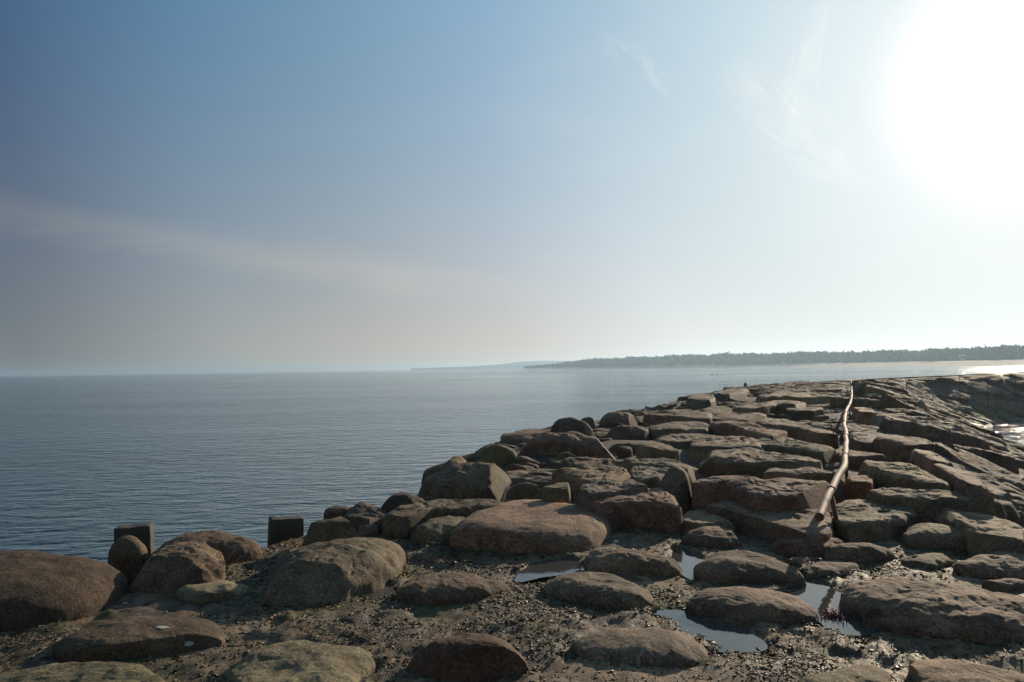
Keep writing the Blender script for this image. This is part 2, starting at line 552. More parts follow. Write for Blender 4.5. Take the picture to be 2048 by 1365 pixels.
# sand and land
M_sand, G, bs, _ = new_mat('beach_sand')
pos = G.n('ShaderNodeNewGeometry').outputs['Position']
G.set(bs.inputs['Base Color'], G.mix(G.noise(pos, 0.06, 6, 0.6), (.19, .155, .115), (.28, .23, .17)))
G.set(bs.inputs['Roughness'], 0.95)
M_hill, G, bs, _ = new_mat('wooded_land')
pos = G.n('ShaderNodeNewGeometry').outputs['Position']
G.set(bs.inputs['Base Color'], G.mix(G.noise(pos, 0.03, 6, 0.6), (.03, .045, .022), (.07, .085, .04)))
G.set(bs.inputs['Roughness'], 0.95)
M_leaf, G, bs, _ = new_mat('pine_foliage')
geo = G.n('ShaderNodeNewGeometry')
G.set(bs.inputs['Base Color'], G.mix(geo.outputs['Random Per Island'], (.022, .035, .016), (.065, .085, .038)))
G.set(bs.inputs['Roughness'], 0.9)

# rusted pipe
M_rust, G, bs, _ = new_mat('rusty_pipe')
pos = G.n('ShaderNodeNewGeometry').outputs['Position']
r1 = G.noise(pos, 14, 7, 0.7); r2 = G.noise(pos, 70, 5, 0.7)
c = G.mix(G.sm(r1, 0.35, 0.65), (.070, .026, .015), (.18, .072, .040))
c = G.mix(G.m('MULTIPLY', G.sm(r2, 0.56, 0.66), 0.6), c, (.34, .25, .18))
c = G.mix(G.m('MULTIPLY', G.sm(r2, 0.42, 0.32), 0.7), c, (.03, .015, .010))
G.set(bs.inputs['Base Color'], c)
G.set(bs.inputs['Roughness'], G.m('ADD', 0.55, G.m('MULTIPLY', r2, 0.35)))
bs.inputs['Metallic'].default_value = 0.0
G.set(bs.inputs['Normal'], bump(G, r2, 0.6, 0.004))

M_conc, G, bs, _ = new_mat('weathered_concrete')
pos = G.n('ShaderNodeNewGeometry').outputs['Position']
c = G.mix(G.noise(pos, 5, 8, 0.7), (.035, .030, .022), (.095, .080, .058))
c = G.mix(G.m('MULTIPLY', G.sm(G.noise(G.mapping(pos, (9, 9, 1.5)), 1.0, 6, 0.7), 0.5, 0.7), 0.5), c, (.022, .022, .014))
G.set(bs.inputs['Base Color'], c); G.set(bs.inputs['Roughness'], 0.85)
G.set(bs.inputs['Normal'], bump(G, G.noise(pos, 60, 6, 0.7), 0.7, 0.006))


def plain(name, col_, rough=0.8):
    m, G, bs, _ = new_mat(name)
    pos = G.n('ShaderNodeNewGeometry').outputs['Position']
    G.set(bs.inputs['Base Color'], G.mix(G.noise(pos, 30, 5, 0.6), tuple(v * 0.7 for v in col_), col_))
    G.set(bs.inputs['Roughness'], rough)
    return m


# ------------------------------------------------------------------ sea
# one sheet; polar rows so that it is fine near the breakwater and reaches the horizon
rad = np.concatenate([np.geomspace(3, 9500, 120)])
ang_ = np.linspace(0, 2 * np.pi, 144, endpoint=False)
A, R = np.meshgrid(ang_, rad)
V = np.stack([R * np.sin(A), R * np.cos(A), np.zeros_like(R)], -1).reshape(-1, 3)
V = np.vstack([V, [0, 0, 0]])
k = np.arange(144)
F_ = [grid_faces(144, 120, True), np.stack([np.full(144, len(V) - 1), k, (k + 1) % 144], -1)]
sea = link('sea_water', make_mesh('sea_water', V, F_), M_sea, label='calm rippled blue-grey sea around the breakwater', kind='structure')

# ------------------------------------------------------------------ far shore
def hor(px): return 736.7 - 0.0150 * (px - 1024)


SH_X = np.array([1040, 1120, 1200, 1300, 1444, 1600, 1750, 1900, 2048, 2300, 2700, 3300], float)
SH_D = np.array([2500, 2250, 1980, 1680, 1330, 1050, 850, 700, 600, 500, 420, 360], float)
TP_X = np.array([1040, 1060, 1110, 1140, 1160, 1200, 1250, 1300, 1350, 1400, 1500, 1600, 1700, 1750, 1800, 1850, 1900, 1950, 2000, 2048, 2300, 2700, 3300], float)
TP_Y = np.array([737, 734, 730, 724, 721.5, 719, 716.5, 714.5, 712.5, 711, 709.5, 707, 705.5, 703.5, 702.5, 701.5, 698, 698, 693, 696, 690, 680, 660], float)


def shore_pt(px, inland=0.0):
    D = np.interp(px, SH_X, SH_D) + inland
    return (px - 1024) / F * D, D


us = np.concatenate([np.linspace(1040, 2300, 90), np.linspace(2330, 3300, 20)])
prof = [(-30, -1.0), (0, 0.02), (10, .7), (35, 1.7), (55, 3.6), (75, 4.8), (140, 5.2), (400, 5.6)]
V = []
for (inl, z) in prof:
    for u in us:
        x, y = shore_pt(u, inl)
        fade = min(1.0, (u - 1035) / 60.0)
        V.append((x, y, z * fade if z > 0 else z))
V = np.array(V)
V[:, 2] += np.where(V[:, 2] > 0.5, 0.25 * vnoise(V * 0.08, 3), 0)
link('beach', make_mesh('beach', V, grid_faces(len(us), len(prof))), M_sand, label='pale sandy beach along the far shore under the wood', kind='structure')

# the wood: crowns made of leaf-sized faces, uneven on top
def forest():
    Vs, Fs, off = [], [], 0
    r = np.random.default_rng(11)
    n = 4200
    u = 1050 + (3000 - 1050) * r.random(n) ** 1.25
    tri = np.array([[0, 0, 0], [1, 0, 0.2], [0.2, 0.9, 0.5]]) - 0.4
    for i in range(n):
        px = u[i]
        inl = 112 + 110 * r.random()
        x, y = shore_pt(px, inl)
        D = y
        ptop = np.interp(px, TP_X, TP_Y)
        ztop = EYE + (hor(px) - ptop) / F * D
        lump = 1.0 + 0.06 * vnoise(np.array([[px * 0.05, 0, 0]]), 5)[0] + 0.04 * vnoise(np.array([[px * 0.21, 0, 0]]), 6)[0]
        kind = r.random()
        zt = ztop * lump * (0.97 if kind > 0.55 else 0.35 + 0.6 * r.random())
        if zt < 3: continue
        sc = D / 700.0
        cr = (1.9 + 1.7 * r.random()) * (0.75 + 0.5 * sc)
        cr = min(cr, zt * 0.5)
        cx, cy, cz = x + r.normal() * 3, y, max(zt - cr * 0.75, 5.0 + cr * .6)
        m = 34
        d = r.normal(size=(m, 3)); d /= np.linalg.norm(d, axis=1)[:, None]
        rr = cr * (0.35 + 0.75 * r.random(m) ** 0.6)
        c0 = np.array([cx, cy, cz]) + d * rr[:, None] * np.array([1.15, 1.1, 0.8])
        size = cr * (0.22 + 0.30 * r.random(m))
        q = r.normal(size=(m, 3, 3))
        T = c0[:, None] + q * size[:, None, None]
        Vs.append(T.reshape(-1, 3)); Fs.append(np.arange(m * 3).reshape(-1, 3) + off); off += m * 3
        # trunk
        if kind > 0.80:
            w = 0.10 * cr
            V4 = np.array([[cx - w, cy, 2.5], [cx + w, cy, 2.5], [cx + w * .5, cy, cz + cr], [cx - w * .5, cy, cz + cr],
                           [cx, cy - w, 2.5], [cx, cy + w, 2.5], [cx, cy + w * .5, cz + cr], [cx, cy - w * .5, cz + cr]])
            Vs.append(V4); Fs.append(np.array([[0, 1, 2], [0, 2, 3], [4, 5, 6], [4, 6, 7]]) + off); off += 8
    return np.vstack(Vs), np.vstack(Fs)


V, Fc = forest()
link('forest', make_mesh('forest', V, Fc, smooth=False), M_leaf, label='hazy belt of pine wood behind the far beach', kind='stuff')

# far headland, faint
hx = np.linspace(820, 1330, 60)
HD = 5200.0
hy = np.interp(hx, [820, 940, 1000, 1040, 1080, 1130, 1165, 1250, 1330], [737.5, 733, 729, 723.5, 722, 722, 724, 727, 731])
V = []
for inl, kf in ((0, 0.0), (60, 0.5), (200, 1.0), (700, 0.9), (1100, 0.0)):
    for x_, y_ in zip(hx, hy):
        z = max(0.5, EYE + (hor(x_) - y_) / F * (HD + 200)) * kf - (1.0 if kf == 0 else 0)
        V.append(((x_ - 1024) / F * (HD + inl), HD + inl, z + (0.6 * math.sin(x_ * 0.35) if kf else 0)))
link('hills', make_mesh('hills', np.array(V), grid_faces(60, 5)), M_hill, label='faint low wooded headland beyond the end of the beach', kind='structure')

# ------------------------------------------------------------------ haze
hz_me = bpy.data.meshes.new('haze')
hx0, hx1, hy0, hy1, hz0, hz1 = -7000, 7000, -400, 7600, -3.0, 46.0
hv = [(x, y, z) for z in (hz0, hz1) for y in (hy0, hy1) for x in (hx0, hx1)]
hz_me.from_pydata(hv, [], [(0, 2, 3, 1), (4, 5, 7, 6), (0, 1, 5, 4), (2, 6, 7, 3), (0, 4, 6, 2), (1, 3, 7, 5)])
mh = bpy.data.materials.new('sea_haze')
mh.use_nodes = True
mh.node_tree.nodes.clear()
G = G_(mh.node_tree)
o_ = G.n('ShaderNodeOutputMaterial')
pv = G.n('ShaderNodeVolumePrincipled')
pv.inputs['Color'].default_value = (0.57, 0.80, 1.0, 1)
pv.inputs['Density'].default_value = HAZE = 0.00018
pv.inputs['Anisotropy'].default_value = 0.55
G.t.links.new(pv.outputs[0], o_.inputs[1])
link('haze', hz_me, mh, label='thin pale sea haze over the water and the far shore', kind='stuff')

# ------------------------------------------------------------------ breakwater
breakwater = empty('breakwater', (7.0, 15.9, 0.0), label='long breakwater of large brown and grey stones curving right into the sea', category='breakwater')
BW = np.array([7.0, 15.9, 0.0])


def resample(poly, nth):
    """radius of the outline as seen from its centroid, for nth even angles"""
    P = np.asarray(poly, float)
    Q = np.roll(P, -1, 0)
    a = (P[:, 0] * Q[:, 1] - Q[:, 0] * P[:, 1]).sum() / 2
    c = np.array([((P[:, 0] + Q[:, 0]) * (P[:, 0] * Q[:, 1] - Q[:, 0] * P[:, 1])).sum(), ((P[:, 1] + Q[:, 1]) * (P[:, 0] * Q[:, 1] - Q[:, 0] * P[:, 1])).sum()]) / (6 * a)
    th = np.linspace(0, 2 * np.pi, nth, endpoint=False)
    dr = np.stack([np.cos(th), np.sin(th)], -1)
    r = np.zeros(nth)
    for p, q in zip(P, Q):
        e = q - p
        den = dr[:, 0] * e[1] - dr[:, 1] * e[0]
        w = p - c
        den = np.where(np.abs(den) < 1e-9, 1e-9, den)
        t = (w[0] * e[1] - w[1] * e[0]) / den
        u = (w[0] * dr[:, 1] - w[1] * dr[:, 0]) / den
        ok = (u >= -1e-6) & (u <= 1 + 1e-6) & (t > 0)
        r = np.where(ok & (t > r), t, r)
    r = np.maximum(r, 0.02)
    k = max(1, nth // 60)
    ker = np.exp(-0.5 * (np.arange(-2 * k, 2 * k + 1) / k) ** 2); ker /= ker.sum()
    r = np.convolve(np.concatenate([r[-2 * k:], r, r[:2 * k]]), ker, 'valid')
    return c, th, r


def stone_geometry(poly, z0, grad, edge, depth, n_exp, seed, nth=48, nr=12, ns=5, lump=1.0, bed=0.0, flare=0.06, chisel=0, dish=0.0, crag=1.0):
    """A closed stone. poly: outline in plan; z0 + grad: the plane of its top; edge: how far the top rounds
    down before the flanks begin; depth: height of the flanks below that. Returns verts (world), faces, centre."""
    c, th, r = resample(poly, nth)
    cs, sn = np.cos(th), np.sin(th)
    size = r.mean()
    tq = np.linspace(0, 1, nr + 1)[1:]
    rho = 0.55 * tq + 0.45 * (1 - (1 - tq) ** 2.2)
    zet = rho
    rings = []
    def plane(x, y): return z0 + grad[0] * (x - c[0]) + grad[1] * (y - c[1])
    for a, b in zip(rho, zet):
        x = c[0] + a * r * cs; y = c[1] + a * r * sn
        bb = max(0.0, 1 - a ** n_exp) ** 0.5
        rings.append(np.stack([x, y, plane(x, y) - (1 - bb) * edge], -1))
    x0, y0 = c[0] + r * cs, c[1] + r * sn
    zb = plane(x0, y0) - edge
    for k_ in range(1, ns + 1):
        f = k_ / ns
        s_ = 1 + flare * math.sin(f * math.pi * 0.7) - 0.10 * f * f
        rings.append(np.stack([c[0] + (x0 - c[0]) * s_, c[1] + (y0 - c[1]) * s_, zb - depth * f], -1))
    V = np.vstack([np.concatenate(rings), [[c[0], c[1], z0]], [[c[0], c[1], rings[-1][:, 2].mean()]]])
    nrings = nr + ns
    # outward direction for the displacement
    rel = V - np.array([c[0], c[1], z0 - edge - depth * 0.3])
    dirs = rel / np.maximum(np.linalg.norm(rel, axis=1), 1e-6)[:, None]
    top = np.zeros(len(V)); top[:nr * nth] = np.repeat(1 - rho ** 3, nth); top[-2] = 1
    dirs = dirs * (1 - top)[:, None] + np.array([0, 0, 1.0]) * top[:, None]
    P = V + seed * 3.17
    amp = size * lump
    d = (0.055 if n_exp < 4 else 0.038) * amp * fbm(P * (1.3 / size), 3, seed)
    flank = 1 - top
    d += 0.026 * amp * (0.35 + 0.65 * flank) * fbm(P * (4.2 / size), 3, seed + 5)
    W_ = P + 0.25 * np.stack([vnoise(P * 2.1, seed + 60), vnoise(P * 2.1, seed + 61), vnoise(P * 2.1, seed + 62)], -1)
    cr_ = 1 - np.abs(vnoise(W_ * (2.2 / max(size, .35)), seed + 20))
    d -= crag * 0.045 * amp * np.clip(cr_ - 0.86, 0, None) / 0.14
    st_ = fbm(W_ * (1.7 / size), 2, seed + 30) * 2.2
    d += crag * 0.022 * amp * (np.floor(st_) + smooth01(st_ - np.floor(st_), .40, .60) - st_ * 0.6)
    d += 0.0085 * min(1.0, size * 1.6) * lump * ridge(P * 8.0, 4, seed + 9)
    if bed:
        ax = np.array([0.25, 0.5, 1.0]) / 1.146
        q = P @ ax
        lay = fbm(np.stack([P[:, 0] * 0.8, P[:, 1] * 0.8, q * 11.0], -1), 4, seed + 13)
        d += bed * 0.030 * size * lay
    if dish:
        d -= dish * top ** 2
    V = V + dirs * d[:, None]
    rr_ = np.random.default_rng(seed + 77)
    for _ in range(chisel):
        a = rr_.uniform(0, 2 * np.pi); e = rr_.uniform(-0.1, 0.75)
        nrm_ = np.array([math.cos(a) * math.cos(e), math.sin(a) * math.cos(e), math.sin(e)])
        q = (V - np.array([c[0], c[1], z0 - edge])) @ nrm_
        lim = q.max() * rr_.uniform(0.74, 0.92)
        V = V - np.clip(q - lim, 0, None)[:, None] * nrm_ * 0.96
    F = [grid_faces(nth, nrings, True)]
    k_ = np.arange(nth)
    F.append(np.stack([np.full(nth, len(V) - 2), (k_ + 1) % nth, k_], -1)[:, ::-1][:, ::-1])
    F.append(np.stack([np.full(nth, len(V) - 1), (nrings - 1) * nth + (k_ + 1) % nth, (nrings - 1) * nth + k_], -1))
    F[0] = F[0][:, ::-1]
    F[1] = F[1][:, ::-1]
    F[2] = F[2][:, ::-1]
    return V, F, np.array([c[0], c[1], z0])


FOOT = []   # footprints of every placed stone (for keeping the fill stones out)


def grad_ground(x, y, d=0.4):
    return np.array([(gz(x + d, y) - gz(x - d, y)) / (2 * d), (gz(x, y + d) - gz(x, y - d)) / (2 * d)])


def poly_from_pixels(px, mode, h, tilt=None, base=0.0):
    """turn an outline seen in the photograph into a plan outline lying at its real height"""
    px = np.asarray(px, float)
    ymin, ymax = px[:, 1].min(), px[:, 1].max()
    cpx = px.mean(0)
    c = on_ground(cpx[0], cpx[1], h * (0.5 if mode == 'D' else 1.0))
    railx = np.interp(cpx[1], [750, 800, 860, 925, 1000, 1060, 1400], [1704, 1700, 1690, 1690, 1660, 1640, 1560])
    if cpx[0] < railx - 10 or cpx[1] > 1180:        # the level top and its seaward edge
        zc = TOP + base; gr = np.zeros(2)
        c = on_plane(cpx[0], cpx[1], zc + h * (0.5 if mode == 'D' else 1.0))
    else:
        gr = grad_ground(c[0], c[1]); zc = gz(c[0], c[1]) + base
    gl = np.hypot(*gr)
    if gl > .42: gr = gr * .42 / gl
    if mode == 'D': gr = gr * .5
    if tilt is not None: gr = gr + np.array(tilt)
    out = []
    for x, y in px:
        w = 1.0 if mode == 'S' else 0.04 + 0.86 * (ymax - y) / (ymax - ymin)
        # intersect with the tilted plane
        d = ray(x, y)
        hh = zc + h * w
        den = d.z - gr[0] * d.x - gr[1] * d.y
        t = (hh - EYE - gr[0] * c[0] - gr[1] * c[1]) / den
        out.append((d.x * t, d.y * t))
    return np.array(out), zc, gr


def lod(px):
    w = px[:, 0].max() - px[:, 0].min()
    nth = int(np.clip(w * 0.75, 40, 200))
    nr = int(np.clip(w * 0.18, 12, 46))
    return nth, nr


def place(px, mode, h, mat='b', seed=0, tint=(1, 1, 1), name='stone', parent=breakwater, tilt=None, base=0.0, lump=1.0, bed=0.0, n_exp=None, edge=None,
          depth=None, chisel=None, dish=0.0, flare=0.06, label=None, category=None, group=None):
    px = np.asarray(px, float)
    poly, zc, gr = poly_from_pixels(px, mode, h, tilt, base)
    nth, nr = lod(px)
    if mode == 'D':
        ne = (n_exp or 2.6) + 0.2; ed = h * 0.97; dp = depth or 0.30; ch = 3 if chisel is None else chisel
    else:
        ne = n_exp or 12.0; ed = edge or min(0.08, h * 0.4); dp = (depth or (h + 0.35)) - ed; ch = 6 if chisel is None else chisel
    pc = poly.mean(0); poly = pc + (poly - pc) * (1.05 if mode == 'S' else 1.0)
    V, Fc_, ctr = stone_geometry(poly, zc + h, gr, ed, dp, ne, seed, nth, nr, max(4, nr // 3), lump, bed, flare, ch, dish, .25 if mode == 'D' else .7)
    FOOT.append((poly, zc + h))
    origin = np.array([ctr[0], ctr[1], zc])
    me = make_mesh(name, V - origin, Fc_, crease=30 if (mode == 'S' or category) else 38)
    loc = origin - BW if parent is not None else origin
    return link(name, me, MATS[mat], parent, label, category, group, None, tuple(loc), (*tint, 1))


# near stones set in silt (domes), outlines in photograph pixels -----------------------------------------------
DOMES = [
    # px outline, height, material, tint, options
    ([(515, 1112), (560, 1085), (640, 1070), (720, 1060), (800, 1062), (812, 1085), (797, 1115), (745, 1150), (690, 1182), (640, 1210), (575, 1216), (525, 1192), (503, 1150)], 0.24, 'g', (.95, .92, .80), dict(n_exp=2.6, lump=1.2, label='large pale greenish boulder below the right-hand concrete post')),
    ([(98, 1290), (150, 1255), (220, 1230), (330, 1222), (430, 1228), (457, 1258), (440, 1290), (400, 1312), (300, 1322), (200, 1317), (120, 1310)], 0.085, 'b', (.62, .58, .52), dict(n_exp=3.2, lump=.7, label='flat dark brown stone with white droppings')),
    ([(-80, 1345), (0, 1328), (50, 1320), (150, 1312), (250, 1312), (330, 1332), (400, 1365), (390, 1420), (150, 1450), (-80, 1440)], 0.075, 'g', (1.05, 1.12, .9), {}),
    ([(438, 1345), (500, 1297), (570, 1265), (640, 1270), (740, 1285), (752, 1310), (715, 1350), (700, 1400), (600, 1440), (450, 1425)], 0.085, 'g', (1.0, 1.05, .88), dict(n_exp=2.8, label='flat greenish grey stone with a pale rim')),
    ([(800, 1330), (840, 1290), (900, 1262), (970, 1257), (1025, 1270), (1055, 1310), (1063, 1348), (1000, 1364), (880, 1364), (820, 1352)], 0.17, 'b', (.95, .72, .62), dict(lump=.8, label='domed dark reddish stone')),
    ([(1132, 1290), (1170, 1257), (1240, 1245), (1320, 1241), (1380, 1262), (1415, 1290), (1419, 1308), (1390, 1332), (1330, 1342), (1230, 1327), (1150, 1310)], 0.09, 'g', (1.25, 1.15, 1.08), dict(lump=.5, n_exp=2.5, label='smooth oval tan cobble')),
    ([(1080, 1165), (1110, 1143), (1160, 1137), (1230, 1145), (1290, 1165), (1312, 1190), (1316, 1224), (1280, 1222), (1200, 1205), (1120, 1187)], 0.1, 'g', (1.05, 1.0, .9), dict(lump=.8)),
    ([(1353, 1187), (1400, 1168), (1480, 1164), (1560, 1175), (1610, 1190), (1637, 1215), (1632, 1240), (1570, 1251), (1480, 1236), (1400, 1216), (1360, 1202)], 0.1, 'l', (1.15, 1.02, .95), dict(lump=.7, bed=.3, n_exp=2.6)),
    ([(1388, 1130), (1400, 1098), (1440, 1093), (1520, 1105), (1590, 1135), (1619, 1160), (1570, 1173), (1480, 1166), (1415, 1152)], 0.13, 'l', (1.05, .95, .85), dict(lump=.7, bed=.4)),
    ([(1163, 1112), (1185, 1088), (1210, 1084), (1250, 1100), (1300, 1115), (1352, 1126), (1370, 1140), (1340, 1151), (1240, 1145), (1180, 1132)], 0.12, 'b', (1.05, .98, .88), dict(lump=1.3)),
    ([(900, 1065), (925, 1035), (985, 1010), (1030, 992), (1090, 995), (1150, 1005), (1200, 1022), (1223, 1047), (1220, 1072), (1180, 1097), (1120, 1107), (1040, 1107), (960, 1097), (905, 1084)], 0.21, 'r', (1.3, 1.15, 1.02), dict(n_exp=5.5, lump=.4, tilt=(-0.02, -0.01), label='great flat-topped reddish boulder')),
    ([(822, 1088), (822, 1060), (860, 1040), (915, 1026), (950, 1030), (930, 1070), (870, 1092)], 0.17, 'g', (.95, .95, .8), dict(lump=1.1)),
    ([(835, 1034), (868, 1014), (910, 1011), (942, 1022), (915, 1040), (850, 1046)], 0.2, 'g', (1.0, .98, .85), dict(lump=1.0)),
    ([(785, 1192), (820, 1155), (870, 1138), (930, 1140), (990, 1155), (1022, 1168), (980, 1190), (900, 1206), (820, 1206)], 0.09, 'b', (.95, .88, .75), dict(lump=1.2)),
    ([(1353, 1077), (1390, 1052), (1440, 1047), (1480, 1065), (1502, 1090), (1460, 1097), (1400, 1092)], 0.12, 'b', (.95, .82, .75), dict(lump=1.0, bed=.4)),
    ([(1543, 1088), (1580, 1068), (1640, 1065), (1700, 1080), (1660, 1110), (1560, 1110)], 0.1, 'r', (.85, .7, .66), {}),
    ([(1638, 1092), (1680, 1082), (1750, 1085), (1792, 1105), (1772, 1122), (1700, 1122), (1640, 1112)], 0.1, 'b', (1.05, .9, .82), dict(bed=.3)),
    ([(1598, 1132), (1640, 1118), (1720, 1120), (1712, 1145), (1660, 1157), (1608, 1152)], 0.06, 'b', (.9, .82, .78), {}),
    ([(1683, 1162), (1710, 1137), (1740, 1128), (1800, 1133), (1860, 1150), (1960, 1170), (2048, 1195), (2130, 1220), (2140, 1270), (2060, 1290), (1900, 1277), (1790, 1257), (1720, 1222), (1680, 1182)], 0.16, 'l', (1.2, 1.05, .95), dict(n_exp=2.7, bed=.5, label='long low brown boulder beside the puddle with red weed')),
    ([(1800, 1067), (1815, 1045), (1850, 1042), (1910, 1055), (1960, 1070), (1983, 1090), (1950, 1100), (1880, 1099), (1812, 1092)], 0.14, 'g', (1.15, 1.05, .9), dict(lump=.8, label='smooth oval stone lying on the slope')),
    ([(1900, 1122), (1950, 1102), (2000, 1095), (2060, 1105), (2120, 1130), (2080, 1165), (1990, 1157), (1925, 1142)], 0.11, 'b', (1.05, .98, .9), {}),
    ([(1795, 1330), (1830, 1308), (1880, 1305), (1960, 1325), (2060, 1348), (2110, 1380), (2060, 1420), (1850, 1390)], 0.075, 'b', (1.35, 1.2, 1.0), dict(n_exp=3, lump=.6)),
    ([(1590, 1360), (1680, 1332), (1750, 1317), (1785, 1338), (1780, 1380), (1700, 1400), (1600, 1395)], 0.055, 'g', (1.2, 1.12, .9), dict(n_exp=3, lump=.6)),
    ([(1935, 1168), (2000, 1153), (2070, 1160), (2120, 1185), (2020, 1182)], 0.06, 'b', (1.0, .95, .85), {}),
    ([(1800, 1118), (1850, 1100), (1893, 1104), (1910, 1127), (1870, 1139), (1815, 1134)], 0.055, 'g', (.9, .9, .7), {}),
    ([(1560, 1130), (1590, 1112), (1625, 1112), (1600, 1135)], 0.05, 'b', (.8, .75, .7), {}),
    ([(345, 1185), (400, 1160), (460, 1155), (500, 1172), (470, 1196), (400, 1207), (355, 1202)], 0.07, 'g', (1.1, 1.15, .95), {}),
    ([(1330, 1002), (1312, 965), (1335, 942), (1368, 939), (1385, 962), (1381, 1002), (1362, 1022)], 0.46, 'b', (.85, .84, .84), dict(n_exp=3.2)),
]
for i, (px, h, mt, tint, kw) in enumerate(DOMES):
    place(px, 'D', h, mt, 100 + i, tint, **kw)

